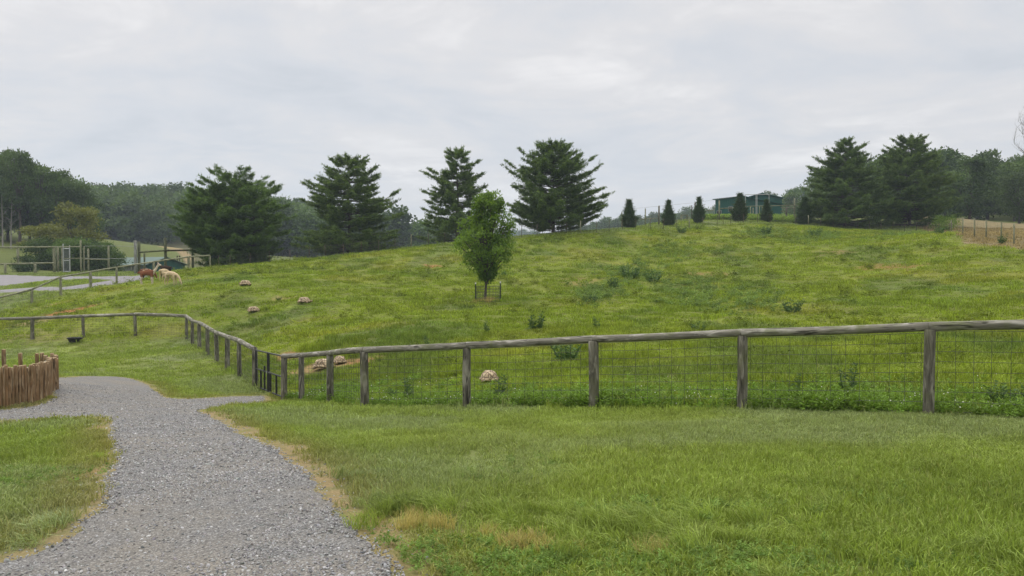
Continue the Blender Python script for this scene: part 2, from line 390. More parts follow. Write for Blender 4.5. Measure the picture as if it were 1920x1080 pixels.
# ---------------------------------------------------------------- ground sheet
def build_ground():
    th = np.concatenate([np.linspace(-180, -44, 60, endpoint=False), np.linspace(-44, 44, 360, endpoint=False), np.linspace(44, 180, 60, endpoint=False)])
    rr = np.concatenate([[0.4, .8, 1.2], np.geomspace(1.6, 140, 420), np.geomspace(144, 1240, 60)])
    tg, rg = np.meshgrid(np.radians(th), rr); x = np.sin(tg)*rg; y = np.cos(tg)*rg
    pw = pad_w(x, y); z = G(x, y, pw)
    V = np.stack([x, y, z], -1).reshape(-1, 3); nt = len(th); nr = len(rr)
    i = np.arange(nr-1)[:, None]*nt; j = np.arange(nt)[None]; j2 = (j+1) % nt
    F = np.stack([i+j, i+nt+j, i+nt+j2, i+j2], -1).reshape(-1, 4)[:, ::-1]
    V = np.vstack([V, [[0, 0, g1(0, 0)]]]); c = len(V)-1
    T3 = np.stack([np.full(nt, c), np.arange(nt), (np.arange(nt)+1) % nt], -1)[:, ::-1]
    m_, T = mat('meadow_ground')
    col = T.n('ShaderNodeAttribute', attribute_name='cover').outputs['Color']
    soil = T.n('ShaderNodeAttribute', attribute_name='soil').outputs['Fac']
    red = T.n('ShaderNodeAttribute', attribute_name='redness').outputs['Fac']
    pos = T.n('ShaderNodeNewGeometry').outputs['Position']
    a = T.noise(pos, 6, 8, .65); b = T.noise(pos, 1.3, 6, .6); cc = T.noise(pos, 40, 5, .7)
    g = T.n('ShaderNodeVectorMath', {0: col, 'Scale': T.remap(a, .3, .7, .55, 1.15)}, operation='SCALE').outputs[0]
    g = T.mix(T.remap(b, .40, .7, .25, .7), g, (.085, .08, .03))
    sc = T.mix(red, (.36, .285, .155), (.36, .16, .06)); sc = T.mix(T.remap(cc, .35, .7), T.mix(1.0, sc, (.6, .58, .55), 'MULTIPLY'), sc)
    c = T.mix(T.math('MULTIPLY', soil, T.math('MAXIMUM', T.remap(a, .34, .56, .25, 1.0), T.math('MULTIPLY', red, 1.4, clamp=True)), clamp=True), g, sc)
    bs = T.n('ShaderNodeBsdfPrincipled', {'Base Color': c, 'Roughness': .95, 'Specular IOR Level': .1})
    T.t.links.new(T.n('ShaderNodeBump', {'Height': T.math('ADD', a, T.math('MULTIPLY', cc, .5)), 'Strength': .8, 'Distance': .05}).outputs[0], bs.inputs['Normal'])
    out(T, bs.outputs[0])
    me = np_mesh('ground', V, [F, T3], [m_], True)
    X, Y = V[:, 0], V[:, 1]; pwv = np.append(pw.ravel(), 0)
    cc_ = zone_col(X, Y, pwv); bw, rd = bare_w(X, Y); sb = soil_band(X, Y)
    rd = np.where(sb > bw, .12, rd); bw = np.maximum(bw, sb)
    pale = inside(PALE, X, Y); bw = np.where(pale, 1, bw); rd = np.where(pale, .1, rd)
    near = (np.hypot(X, Y) < 30); ed = np.full(len(X), 9.0); ed[near] = edist(PATHC[::4], X[near], Y[near])
    e2 = smooth(.22, .03, ed)*.8; rd = np.where(e2 > bw, .1, rd); bw = np.maximum(bw, e2)
    fattr(me, 'cover', np.c_[cc_, np.ones(len(cc_))], 'FLOAT_COLOR'); fattr(me, 'soil', bw); fattr(me, 'redness', rd)
    o = bpy.data.objects.new('ground', me); link(o); tag(o, kind='structure')
build_ground()

def sheet(name, poly, gridstep, lift, edge, m_, holes=()):
    P = [tuple(p) for p in poly]; x0, y0 = np.min(P, 0); x1, y1 = np.max(P, 0)
    gx, gy = np.meshgrid(np.arange(x0, x1, gridstep), np.arange(y0, y1, gridstep)); gx = gx.ravel(); gy = gy.ravel()
    k = inside(P, gx, gy) & (edist(P, gx, gy) > gridstep*.45)
    for h in holes: k &= ~inside(h, gx, gy) & (edist(h, gx, gy) > gridstep*.45)
    co = [Vector(p) for p in P]; ed = [(i, (i+1) % len(P)) for i in range(len(P))]; nb = len(P)
    for h in holes:
        b = len(co); co += [Vector(p) for p in h]; ed += [(b+i, b+(i+1) % len(h)) for i in range(len(h))]; nb += len(h)
    co += [Vector(p) for p in zip(gx[k], gy[k])]
    vs, es, fs, ov, _, _ = delaunay_2d_cdt(co, ed, [], 1, 1e-5)
    vx = np.array([(v[0], v[1]) for v in vs]); F = []
    ctr = np.array([(vx[list(f)].mean(0)) for f in fs]); ok = inside(P, ctr[:, 0], ctr[:, 1])
    for h in holes: ok &= ~inside(h, ctr[:, 0], ctr[:, 1])
    F = np.array([f for f, q in zip(fs, ok) if q]); z = G(vx[:, 0], vx[:, 1])
    isb = np.array([any(i < nb for i in o_) for o_ in ov])
    z = z+np.where(isb, edge, lift)
    me = np_mesh(name, np.c_[vx, z], [F], [m_], True)
    o = bpy.data.objects.new(name, me); link(o); tag(o, kind='structure')
    return o
def gravel_mat():
    m_, T = mat('gravel_bed'); pos = T.n('ShaderNodeNewGeometry').outputs['Position']
    v = T.n('ShaderNodeTexVoronoi', {'Vector': pos, 'Scale': 60.0, 'Randomness': 1.0})
    v2 = T.n('ShaderNodeTexVoronoi', {'Vector': pos, 'Scale': 130.0, 'Randomness': 1.0})
    sx = T.n('ShaderNodeSeparateColor', {0: v.outputs['Color']}).outputs[0]; sy = T.n('ShaderNodeSeparateColor', {0: v2.outputs['Color']}).outputs[1]
    c = T.ramp(sx, [(0, (.08, .08, .08)), (.35, (.18, .18, .18)), (.7, (.28, .275, .265)), (.93, (.38, .37, .35)), (1, (.55, .55, .53))])
    c2 = T.ramp(sy, [(0, (.08, .08, .08)), (1, (.33, .32, .30))]); c = T.mix(.45, c, c2)
    big = T.noise(pos, .9, 4, .6); c = T.mix(T.remap(big, .40, .62, 0, .6), c, (.30, .265, .21))
    gap = T.remap(v.outputs['Distance'], .25, .62, 0, .55); c = T.mix(gap, c, (.07, .066, .06))
    bs = T.n('ShaderNodeBsdfPrincipled', {'Base Color': c, 'Roughness': .9, 'Specular IOR Level': .2})
    T.t.links.new(T.n('ShaderNodeBump', {'Height': T.math('SUBTRACT', 1.0, v.outputs['Distance']), 'Strength': .9, 'Distance': .012}).outputs[0], bs.inputs['Normal'])
    out(T, bs.outputs[0]); return m_
sheet('gravel_path', PATHC, .16, .016, -.012, gravel_mat())
asph = simple('worn_asphalt', (.20, .19, .195), .9, var=.12, scale=1.2, coord='Object', bump=.1)
sheet('access_road', densify(ROAD, .5, .15, 8), .7, .07, -.10, asph, holes=[densify(ISLE, .5, .15, 9)])

# ---------------------------------------------------------------- scattered cover through geometry nodes
def scatter(name, P, rot, scl, idx, col, protos, kind='stuff'):
    coll = bpy.data.collections.new(name+'_source')
    for p in protos: coll.objects.link(p)
    me = bpy.data.meshes.new(name); me.vertices.add(len(P)); me.vertices.foreach_set('co', np.asarray(P, np.float32).ravel())
    fattr(me, 'rot', rot, 'FLOAT_VECTOR'); fattr(me, 'scl', scl, 'FLOAT_VECTOR'); fattr(me, 'tintcol', np.c_[col, np.ones(len(col))], 'FLOAT_COLOR')
    a = me.attributes.new('idx', 'INT', 'POINT'); a.data.foreach_set('value', np.asarray(idx, np.int32))
    for p in protos:
        for m_ in p.data.materials:
            if m_.name not in me.materials: me.materials.append(m_)
    o = bpy.data.objects.new(name, me); link(o); tag(o, kind=kind)
    ng = bpy.data.node_groups.new(name+'_nodes', 'GeometryNodeTree')
    ng.interface.new_socket('Geometry', in_out='INPUT', socket_type='NodeSocketGeometry'); ng.interface.new_socket('Geometry', in_out='OUTPUT', socket_type='NodeSocketGeometry')
    n = ng.nodes; L = ng.links
    gi = n.new('NodeGroupInput'); go = n.new('NodeGroupOutput'); ip = n.new('GeometryNodeInstanceOnPoints'); ci = n.new('GeometryNodeCollectionInfo')
    ci.inputs['Collection'].default_value = coll; ci.inputs['Separate Children'].default_value = True; ci.inputs['Reset Children'].default_value = True
    def att(nm, dt):
        q = n.new('GeometryNodeInputNamedAttribute'); q.data_type = dt; q.inputs[0].default_value = nm
        return [s for s in q.outputs if s.enabled and s.name == 'Attribute'][0]
    L.new(gi.outputs[0], ip.inputs['Points']); L.new(ci.outputs[0], ip.inputs['Instance']); ip.inputs['Pick Instance'].default_value = True
    L.new(att('idx', 'INT'), ip.inputs['Instance Index']); L.new(att('rot', 'FLOAT_VECTOR'), ip.inputs['Rotation']); L.new(att('scl', 'FLOAT_VECTOR'), ip.inputs['Scale'])
    L.new(ip.outputs[0], go.inputs[0])
    md = o.modifiers.new('scatter', 'NODES'); md.node_group = ng
    return o
def grass_mat(name='grass_blades', trans=.3):
    m_, T = mat(name)
    c = T.n('ShaderNodeAttribute', attribute_name='tintcol', attribute_type='INSTANCER').outputs['Color']
    t = T.n('ShaderNodeAttribute', attribute_name='tint').outputs['Fac']
    c = T.n('ShaderNodeVectorMath', {0: c, 'Scale': T.remap(t, 0, 1, .72, 1.5)}, operation='SCALE').outputs[0]
    c = T.mix(T.remap(t, .93, 1.0, 0, .55), c, (.33, .29, .13))
    b = T.n('ShaderNodeBsdfPrincipled', {'Base Color': c, 'Roughness': .6, 'Specular IOR Level': .12})
    tr = T.n('ShaderNodeBsdfTranslucent', {0: T.mix(1.0, c, (1.2, 1.25, .6), 'MULTIPLY')})
    out(T, T.n('ShaderNodeMixShader', {0: trans, 1: b, 2: tr}).outputs[0]); return m_
GM = grass_mat()
def tuft(name, seed, n, rad, h0, h1, wd, lean, seg=2, leanbias=(0, 0)):
    r = np.random.default_rng(seed); a = r.uniform(0, 2*np.pi, n); q = rad*np.sqrt(r.uniform(0, 1, n))
    bx, by = q*np.cos(a), q*np.sin(a); h = r.uniform(h0, h1, n); ww = wd*r.uniform(.7, 1.3, n)
    la = r.uniform(0, 2*np.pi, n)*.6+a*.4; ll = lean*r.uniform(.3, 1.3, n)*h
    dx = np.cos(la)*ll+leanbias[0]*h; dy = np.sin(la)*ll+leanbias[1]*h
    fa = r.uniform(0, np.pi, n); sx, sy = np.cos(fa)*ww/2, np.sin(fa)*ww/2
    z0 = -.02*np.ones(n)
    mx_, my_ = bx+dx*.35, by+dy*.35
    V = np.stack([np.c_[bx-sx, by-sy, z0], np.c_[bx+sx, by+sy, z0], np.c_[mx_+sx*.85, my_+sy*.85, h*.6], np.c_[mx_-sx*.85, my_-sy*.85, h*.6], np.c_[bx+dx, by+dy, h*r.uniform(.75, 1, n)]], 1).reshape(-1, 3)
    b = np.arange(n)[:, None]*5
    me = np_mesh(name, V, [b+np.array([0, 1, 2, 3]), b+np.array([3, 2, 4])], [GM], False)
    fattr(me, 'tint', np.repeat(r.uniform(0, 1, n), 5))
    return bpy.data.objects.new(name, me)
rng = np.random.default_rng(4)
def fan_points(r0, r1, dens, half=36):
    A_ = (r1*r1-r0*r0)*R(half); n = int(A_*dens)
    r = np.sqrt(rng.uniform(r0*r0, r1*r1, n)); a = rng.uniform(-R(half), R(half), n)
    return r*np.sin(a), r*np.cos(a)
PEN = ppoly([(-40,775),(0,767),(40,764),(70,757),(90,744),(97,728)]) + [(-12.6, 21.5), (-22, 22), (-22, 16)]
TORT = [(-.6,20.9),(-6.42,26),(-6,26.5),(-17.9,51.6),(-14.7,43.6),(-12.1,44.6)]
def grass_layer(name, r0, r1, dens, protos, where, base, hvar, half=36, nmul=1.0):
    x, y = fan_points(r0, r1, dens, half); pw = pad_w(x, y)
    keep = where(x, y, pw)
    keep &= ~inside(PATHC[::3], x, y) if r0 < 30 else True
    if r0 < 30:
        ed = edist(PATHC[::4], x, y); keep &= rng.uniform(0, 1, len(x)) < smooth(0.0, .30, ed)*.95+.05
    if r1 > 50: keep &= ~(inside(ROAD, x, y) & ~inside(ISLE, x, y))
    bw, _ = bare_w(x, y); bw = np.maximum(bw, soil_band(x, y)); keep &= rng.uniform(0, 1, len(x)) > bw*(.90+.09*(y > 30))
    if r0 < 60: keep &= fbm(x*2.3, y*2.3, 93, 2)+rng.uniform(-.1, .1, len(x)) > (.27 if r0 < 30 else .3)
    x, y, pw = x[keep], y[keep], pw[keep]; z = G(x, y, pw); n = len(x)
    clump = fbm(x*.8, y*.8, 91, 3)
    s = base*(1-hvar+2*hvar*smooth(.3, .7, clump))*rng.uniform(.7, 1.3, n)
    if r0 < 30: s *= .55+.45*smooth(0, .5, edist(PATHC[::4], x, y))
    wd = base*rng.uniform(.8, 1.3, n)
    s = s*(.35+.65*smooth(2.5, 6, np.hypot((x+26.5)*.7, y-59)))
    for qx, qy in TORT: s = s*(.35+.65*smooth(.45, 1.0, np.hypot(x-qx, y-qy)))
    col = zone_col(x, y, pw)*rng.uniform(.78, 1.22, (n, 1))
    if r0 < 15:
        q = (smooth(.75, .08, edist(PATHC[::4], x, y))*.55)[:, None]; col = col*(1-q)+np.array((.25, .20, .085))*q
    rot = np.c_[rng.normal(0, .12, n), rng.normal(0, .12, n), rng.uniform(0, 6.283, n)]
    o = scatter(name, np.c_[x, y, z], rot, np.c_[wd, wd, s], rng.integers(0, len(protos), n), col, protos)
    return o
lawnP = [tuft('lawn_tuft', 100+i, 52, .13, .030, .072, .0062, .85, leanbias=(.15*(i % 3-1), .1)) for i in range(5)]
lawnP2 = [tuft('lawn_tuft_far', 120+i, 40, .22, .035, .078, .012, .8) for i in range(4)]
meadP = [tuft('meadow_tuft', 140+i, 44, .26, .06, .17, .015, .7) for i in range(5)]
meadP2 = [tuft('meadow_tuft_far', 160+i, 34, .42, .05, .135, .032, .75) for i in range(4)]
grass_layer('lawn_grass', 2.2, 12.5, 190, lawnP, lambda x, y, p: (p < .02), 1.0, .45)
grass_layer('lawn_grass', 12.5, 27, 50, lawnP2, lambda x, y, p: (p < .02) & (y < 43), 1.0, .35)
grass_layer('lawn_grass', 27, 55, 14, lawnP2, lambda x, y, p: (p < .02) & (y < 70), 1.15, .35)
grass_layer('meadow_grass', 11, 32, 30, meadP, lambda x, y, p: p > .02, 1.0, .55)
grass_layer('meadow_grass', 32, 62, 8.5, meadP2, lambda x, y, p: p > .02, .85, .6)
grass_layer('meadow_grass', 62, 112, 4.5, meadP2, lambda x, y, p: (x > -400), 1.0, .6)

# ---------------------------------------------------------------- fences
frnd = random.Random(12)
def zrot(d):
    return Vector((0, 0, 1)).rotation_difference(Vector(d).normalized())
def log_mesh(name, L, r, m_, seg=12, rings=7, wob=.05, cut=None, taper=0.0, seed=0, bend=0.0):
    rn = random.Random(seed); V = []; F = []; mi = []
    ph = [rn.uniform(0, 6.28) for _ in range(4)]
    for i in range(rings+1):
        t = i/rings; rr = r*(1-taper*t)*(1+rn.uniform(-wob, wob)*.35)
        ox = bend*math.sin(math.pi*t); oy = bend*.6*math.sin(math.pi*t+ph[0])
        for k in range(seg):
            a = 2*math.pi*k/seg
            q = rr*(1+wob*math.sin(2*a+ph[1])*.5+wob*math.sin(3*a+ph[2]+t*2)*.3)
            V.append((q*math.cos(a)+ox, q*math.sin(a)+oy, t*L))
    for i in range(rings):
        for k in range(seg):
            F.append((i*seg+k, i*seg+(k+1) % seg, (i+1)*seg+(k+1) % seg, (i+1)*seg+k)); mi.append(0)
    b = len(V)
    for k in range(seg):                                   # chamfered top
        x, y, z = V[rings*seg+k]; V.append((x*.86, y*.86, z+r*.10))
    for k in range(seg): F.append((rings*seg+k, rings*seg+(k+1) % seg, b+(k+1) % seg, b+k)); mi.append(0)
    F.append(tuple(b+k for k in range(seg))); mi.append(1 if cut else 0)
    F.append(tuple(reversed(range(seg)))); mi.append(1 if cut else 0)
    me = bpy.data.meshes.new(name); me.from_pydata(V, [], F)
    me.materials.append(m_)
    if cut: me.materials.append(cut)
    me.polygons.foreach_set('material_index', mi)
    sm = [len(f) == 4 for f in F]; me.polygons.foreach_set('use_smooth', sm); me.update(); return me
def log_obj(name, a, b, r, m_, parent, origin, seed, cut=None, **kw):
    a = Vector(a); b = Vector(b)
    o = bpy.data.objects.new(name, log_mesh(name, (b-a).length, r, m_, cut=cut, seed=seed, **kw)); link(o, parent)
    o.location = a-Vector(origin); o.rotation_mode = 'QUATERNION'; o.rotation_quaternion = zrot(b-a) @ Matrix.Rotation(frnd.uniform(0, 6), 4, 'Z').to_quaternion()
    return o
def gp(x, y, dz=0): return Vector((x, y, g1(x, y)+dz))
def wire_panel(mb, a, b, h0, h1, nv, nh, r, slack=.012, side=(0, 0)):
    """square wire mesh between two ground points"""
    a = Vector(a); b = Vector(b); sd_ = Vector((side[0], side[1], 0)); L = (b-a).length
    nseg = max(3, int(L/.6))
    def pt(t, h):
        p = a.lerp(b, t); zg = a.z*(1-t)+b.z*t
        bulge = math.sin(math.pi*t)*slack
        return Vector((p.x, p.y, zg+h-bulge*1.2*(h > h1*.5)))+sd_*(1+.3*math.sin(t*9+h*4)*slack*8)
    for k in range(nh+1):
        h = h0+(h1-h0)*k/nh; ph = frnd.uniform(0, 6)
        mb.tube([pt(i/nseg, h)+Vector((0, 0, .004*math.sin(i*1.7+ph))) for i in range(nseg+1)], r, 4, cap=False)
    for k in range(nv):
        t = (k+.5)/nv; lean = frnd.uniform(-.012, .012)
        mb.tube([pt(t+lean*(j/3)*.3, h0+(h1-h0)*j/3)+Vector((frnd.uniform(-.004, .004), 0, 0)) for j in range(4)], r, 4, cap=False)
def log_fence(name, pts, label, cat='fence', H=1.30, pr=.085, rr=.068, railm='rail', postm='post', wiresp=(.2, .15), wr=.0030, group=None, side=(0, 0), over=0.0, joints=1, skip_end_post=(), wirem='wire', Hs=None, postr_seg=12, rail=True):
    org = gp(pts[0][0], pts[0][1]); root = empty(name, org, label, cat, group)
    P = [gp(x, y) for x, y in pts]; n = len(P)
    if Hs is None: Hs = [H]*n
    for i, p in enumerate(P):
        if i in skip_end_post: continue
        hh = Hs[i]-(2*rr if rail else 0)+.02
        r = pr*frnd.uniform(.88, 1.12); ln = Vector((frnd.uniform(-.018, .018), frnd.uniform(-.018, .018), 0))
        log_obj('post', p-Vector((0, 0, .25)), p+Vector((0, 0, hh))+ln, r, M[postm], root, org, 300+i, wob=.07, taper=.04, bend=frnd.uniform(-.012, .012), seg=postr_seg)
    if rail:
        i = 0
        while i < n-1:
            j = min(n-1, i+joints)
            a = P[i]+Vector((0, 0, Hs[i]-rr)); b = P[j]+Vector((0, 0, Hs[j]-rr)); d = (b-a).normalized()
            for k in range(i, j):
                a = P[k]+Vector((0, 0, Hs[k]-rr)); b = P[k+1]+Vector((0, 0, Hs[k+1]-rr)); d = (b-a).normalized()
                e0 = d*(over if k == 0 else 0); e1 = d*(over if k == n-2 else .0)
                log_obj('rail', a-e0, b+e1, rr*frnd.uniform(.93, 1.07), M[railm], root, org, 500+k+len(pts)*3, wob=.05, taper=frnd.uniform(-.07, .07), bend=frnd.uniform(-.012, .012), seg=postr_seg+2)
            i = j
    if wiresp:
        mb = MB()
        for k in range(n-1):
            L = (P[k+1]-P[k]).length
            wire_panel(mb, P[k]-org, P[k+1]-org, .04, min(Hs[k], Hs[k+1])-(2*rr if rail else 0)-.01, max(2, int(L/wiresp[0])), int(H/wiresp[1]), wr, side=side)
        mb.build('wire_mesh', M[wirem], root)
    return root
front_pts = [(p[0], p[1]) for p in FRONT][::-1]
d0 = np.array(front_pts[-1])-np.array(front_pts[-2])
front_pts += [tuple(np.array(front_pts[-1])+d0*1.0)]
def rail_heights(pts, pxy):
    """height of the rail above ground from the heights seen at the posts"""
    Hs = []
    for (x, y), (px, pyt) in zip(pts, pxy):
        Hs.append(W(px, pyt, y)[2]-g1(x, y))
    return Hs
fh = rail_heights(front_pts[:9], [(533,663),(566,661),(619,657),(684,650),(876,641),(1112,628),(1391,616),(1740,603),(2190,592)]) + [1.28]
log_fence('log_rail_fence', front_pts, 'weathered grey log rail fence with wire mesh crossing the picture right of the black gate', Hs=fh, side=(.05, .09), over=.05)
bk = BACK + [W(254,641,42.8)[:2], W(157,641,42.9)[:2], W(61,641,43)[:2], W(-36,641,43.2)[:2], W(-132,641,43.4)[:2]]
log_fence('log_rail_fence', bk, 'grey log rail fence running back from the black gate and turning left behind the lawn', Hs=[1.3]*7+[1.3]+[1.26]*5, side=(-.05, .05), wr=.003, rr=.082)
# far enclosure fence on the left (top rail climbing to the right)
lf = [W(-60,610,58)[:2], W(60,572,62)[:2], W(114,549,63)[:2], W(170,541,65)[:2], W(219,533,66)[:2], W(288,517,70)[:2], W(354,506,73)[:2], W(394,503,75)[:2]]
lh = rail_heights(lf, [(-60,570),(60,541),(114,517.5),(170,508),(219,499.5),(288,489.5),(354,480),(394,477.5)])
log_fence('log_rail_fence', lf, 'greenish log rail fence climbing to the right between the parking road and the grazing animals', Hs=lh, railm='greenpost', postm='greenpost', pr=.10, rr=.075, wiresp=(.3, .3), wr=.003, postr_seg=8)

# double gate
def gate():
    a = gp(*BACK[0]); b = gp(*front_pts[0]); org = (a+b)/2
    root = empty('double_gate', org, 'black steel double gate with wire mesh between the two grey log fences', 'gate')
    d = (b-a); L = math.hypot(d.x, d.y); u = Vector((d.x, d.y, 0))/L
    def pt(s, h): 
        t = s/L; return a-org+Vector((d.x*t, d.y*t, d.z*t+h))
    m0 = .14; mid = L*.50; m1 = L-.12
    def leaf(s0, s1, bars, latch):
        fr = MB(); r = .024
        fr.tube([pt(s0, .06), pt(s0, 1.20)], .03, 8); fr.tube([pt(s1, .06), pt(s1, 1.20)], .038, 8)
        for h in (.07, .62, 1.19): fr.tube([pt(s0, h), pt(s1, h)], r, 8)
        f = fr.build('gate_leaf', M['black'], root)
        for t, top in bars:
            br = MB(); br.tube([pt(s0+(s1-s0)*t, .05), pt(s0+(s1-s0)*t, top)], .028, 8); br.build('bar', M['black'], f)
        wm = MB()
        for k in range(1, 9):
            s = s0+(s1-s0)*k/9; wm.tube([pt(s, .07), pt(s, 1.19)], .004, 4, False)
        for k in range(1, 8): wm.tube([pt(s0, .07+k*.14), pt(s1, .07+k*.14)], .003, 4, False)
        wm.build('wire_mesh', M['black'], f)
        if latch:
            lt = MB(); lt.tube([pt(s1-.12, .63), pt(s1+.12, .63)], .018, 8); lt.box(pt(s1, .63), (.09, .05, .07)); lt.build('latch', M['silver'], f)
    leaf(m0, mid-.03, [(.42, .62), (.70, .78)], True); leaf(mid+.03, m1, [(.12, .62), (.55, .62)], False)
gate()

# palisade pen
def palisade():
    ctr = W(20, 768, 15)
    base = [hit(-75,776), hit(-48,773), hit(0,768.5), hit(97,738)]
    org = gp(base[2][0], base[2][1])
    root = empty('palisade_fence', org, 'round pen of upright reddish-brown logs at the left edge of the gravel path', 'fence')
    pts = []
    A0 = np.array(hit(-90,778)); A1 = np.array(hit(62,757)); A2 = np.array(hit(84,749)); A3 = np.array(hit(93,742)); A4 = np.array(hit(96,734))
    corner = [A0, A1, A2, A3, A4]
    B = [A4, A4+np.array((-.12, .45)), A4+np.array((-.45, .95)), A4+np.array((-1.0, 1.25)), A4+np.array((-5.5, 1.5))]
    def walk(P, sp):
        res = []; acc = 0
        for a, b in zip(P[:-1], P[1:]):
            L = np.hypot(*(b-a)); s = acc
            while s < L: res.append(a+(b-a)*s/L); s += sp
            acc = s-L
        return res
    fp = walk(corner, .106); bp = walk(B, .15)
    for i, p in enumerate(fp):
        g = gp(*p); h = .79+frnd.uniform(-.04, .05)
        log_obj('log', g-Vector((0, 0, .1)), g+Vector((frnd.uniform(-.01, .01), frnd.uniform(-.01, .01), h)), .0395*frnd.uniform(.86, 1.12), M['palisade'], root, org, 700+i, cut=M['palisadecut'], wob=.1, seg=10, taper=.03)
    for i, p in enumerate(bp):
        if i > 12 and i % 3: continue
        g = gp(*p); h = .80+frnd.uniform(-.08, .05)
        log_obj('log', g-Vector((0, 0, .1)), g+Vector((0, 0, h)), .050*frnd.uniform(.86, 1.1), M['palisade'], root, org, 800+i, cut=M['palisadecut'], wob=.1, seg=10)
    off = np.array((-.02, .14))
    z = .68
    q = [np.array(A0)+off*1.6, np.array(hit(52,757))+off*3.2+np.array((-.25, .35)), np.array(A2)+np.array((-.15, .16)), np.array(A4)+np.array((-.14, .05))]
    for a, b in zip(q[:-1], q[1:]):
        a3 = gp(a[0], a[1], z); b3 = gp(b[0], b[1], z)
        log_obj('rail', a3, b3, .055, M['rail'], root, org, 901, wob=.04)
palisade()

# crest fence of thin posts and woven wire
def wire_fence(name, pts, label, H, postr, spacing_wood, postm='darkwood', woodm='greenpost', nh=6, wsp=.32, wr=.0035, wirem='wire', cat='fence', Hvar=.06, woodidx=(), hwood=None):
    org = gp(*pts[0]); root = empty(name, org, label, cat); P = [gp(x, y) for x, y in pts]
    for i, p in enumerate(P):
        wd = i in woodidx; r = postr*(1.9 if wd else 1); h = (hwood or H*1.12) if wd else H*(1+frnd.uniform(-Hvar, Hvar))
        log_obj('post', p-Vector((0, 0, .2)), p+Vector((frnd.uniform(-.03, .03), 0, h)), r, M[woodm if wd else postm], root, org, 40+i, seg=7, rings=2)
    mb = MB()
    for a, b in zip(P[:-1], P[1:]):
        L = (b-a).length; wire_panel(mb, a-org, b-org, .05, H-.06, max(2, int(L/wsp)), nh, wr, slack=.02)
    if nh: mb.build('wire_mesh', M[wirem], root)
    return root
def along(px, poly):
    xs = [p[0] for p in poly]; return np.interp(px, xs, [p[1] for p in poly]), np.interp(px, xs, [p[2] for p in poly])
crest = [(394,503,75.2),(440,500,76),(500,494,76),(600,483,76),(700,474,76),(768,465,76),(850,457,78),(1000,443,79),(1088,438,79),(1200,432,84),(1292,429.5,88),(1400,424,91),(1516,424,95),(1650,431,93),(1780,437,88)]
pxs = [410,432,469,504.5,544,580,610,643.5,678,710,741,771,803,834,865,905,941,978,1007,1035,1062,1088,1118,1142,1167,1192,1219,1244,1269,1292,1318,1345,1356,1370,1394,1420,1444,1468,1492,1516,1539,1562,1585,1608,1630,1652,1674,1696,1718,1740,1760,1780]
cpts = []
for px in pxs:
    yy, YY = along(px, crest); cpts.append(W(px, yy, YY)[:2])
wire_fence('woven_wire_fence', cpts, 'long low woven wire fence with thin posts along the crest in front of the conifers', 1.2, .028, 0, woodidx=[i for i, p in enumerate(pxs) if p in (771,1088,1292,1516)], nh=5, wsp=.45, wr=.006)
rp = [(1784,425,78),(1805,440,64),(1827,446,62),(1849,452,60.5),(1877,457,59),(1901,461,57),(1932,470,54),(1965,482,50)]
wire_fence('post_and_wire_fence', [W(*a)[:2] for a in rp], 'thin brown posts with wire along the tan dry field at the right edge', 1.42, .06, 0, postm='greenpost', nh=4, wsp=9, wr=.003)

# tall enclosure on the left
def tall_enclosure():
    org = gp(*W(102,510,98)[:2]); root = empty('tall_enclosure_fence', org, 'tall log posts with two rails and wires behind the parking road on the left', 'fence')
    def post(px, top, bot, Y, r, m_='greenpost', nm='post'):
        x, _, _ = W(px, bot, Y); g = gp(x, Y); zt = W(px, top, Y)[2]
        return log_obj(nm, g-Vector((0, 0, .2)), (g.x, g.y, zt), r, M[m_], root, org, int(px), seg=8, rings=3)
    def rail(px0, y0, Y0, px1, y1, Y1, r, m_='greenpost'): log_obj('rail', W(px0, y0, Y0), W(px1, y1, Y1), r, M[m_], root, org, int(px0)+7, seg=8, rings=3)
    for px, top, Y, r in ((-50,465,98,.13),(34,465,98,.14),(102,464,98,.17),(109,463,99,.13),(117,463,100,.13),(152,450,94,.10),(158,462,95,.07),(166,466,97,.12),(204,461,99,.12)):
        post(px, top, 508, Y, r)
    rail(-60,464.5,97.8,102,463,97.8,.10); rail(102,463,97.8,152,462.5,94,.07); rail(119,485,96,166,484,96.8,.05); rail(158,486,96,204,487,98.8,.07)
    rail(-60,496.5,94,102,493,97.6,.11)
    for px in (-45, 10, 66): post(px, 495, 514, 94+px*.035, .14)
    mb = MB()
    for y0 in (461.5, 485): mb.tube([Vector(W(158, y0, 95))-org, Vector(W(204, y0-.5, 98.8))-org, Vector(W(255, y0+.5, 92))-org], .022, 5)
    mb.build('wire', M['wirepale'], root)
    g = empty('chain_link_gate', gp(*W(125,508,97)[:2]), 'narrow silver pipe gate with grey mesh between tall posts on the left', 'gate')
    o2 = g.location; fr = MB(); x0 = W(119,500,97)[0]; x1 = W(131,500,97)[0]; z0 = g1(x0, 97); zt = W(120,466,97)[2]
    for x, tp in ((x0, 457), (x1, 459.5)): fr.tube([Vector((x, 97, z0))-o2, Vector((x, 97, W(120,tp,97)[2]))-o2], .07, 8)
    for z in (z0+.1, (z0+zt)/2, zt): fr.tube([Vector((x0, 97, z))-o2, Vector((x1, 97, z))-o2], .05, 8)
    fr.build('frame', M['silver'], g)
    ms = MB(); nx = 8; nz = 26
    for i in range(1, nx): xx = x0+(x1-x0)*i/nx; ms.tube([Vector((xx, 97.02, z0+.1))-o2, Vector((xx, 97.02, zt))-o2], .02, 4, False)
    for i in range(1, nz): zz = z0+(zt-z0)*i/nz; ms.tube([Vector((x0, 97.03, zz))-o2, Vector((x1, 97.03, zz))-o2], .012, 4, False)
    ms.build('mesh', simple('grey_mesh', (.16, .17, .18), .5, .4, .1), g)
tall_enclosure()
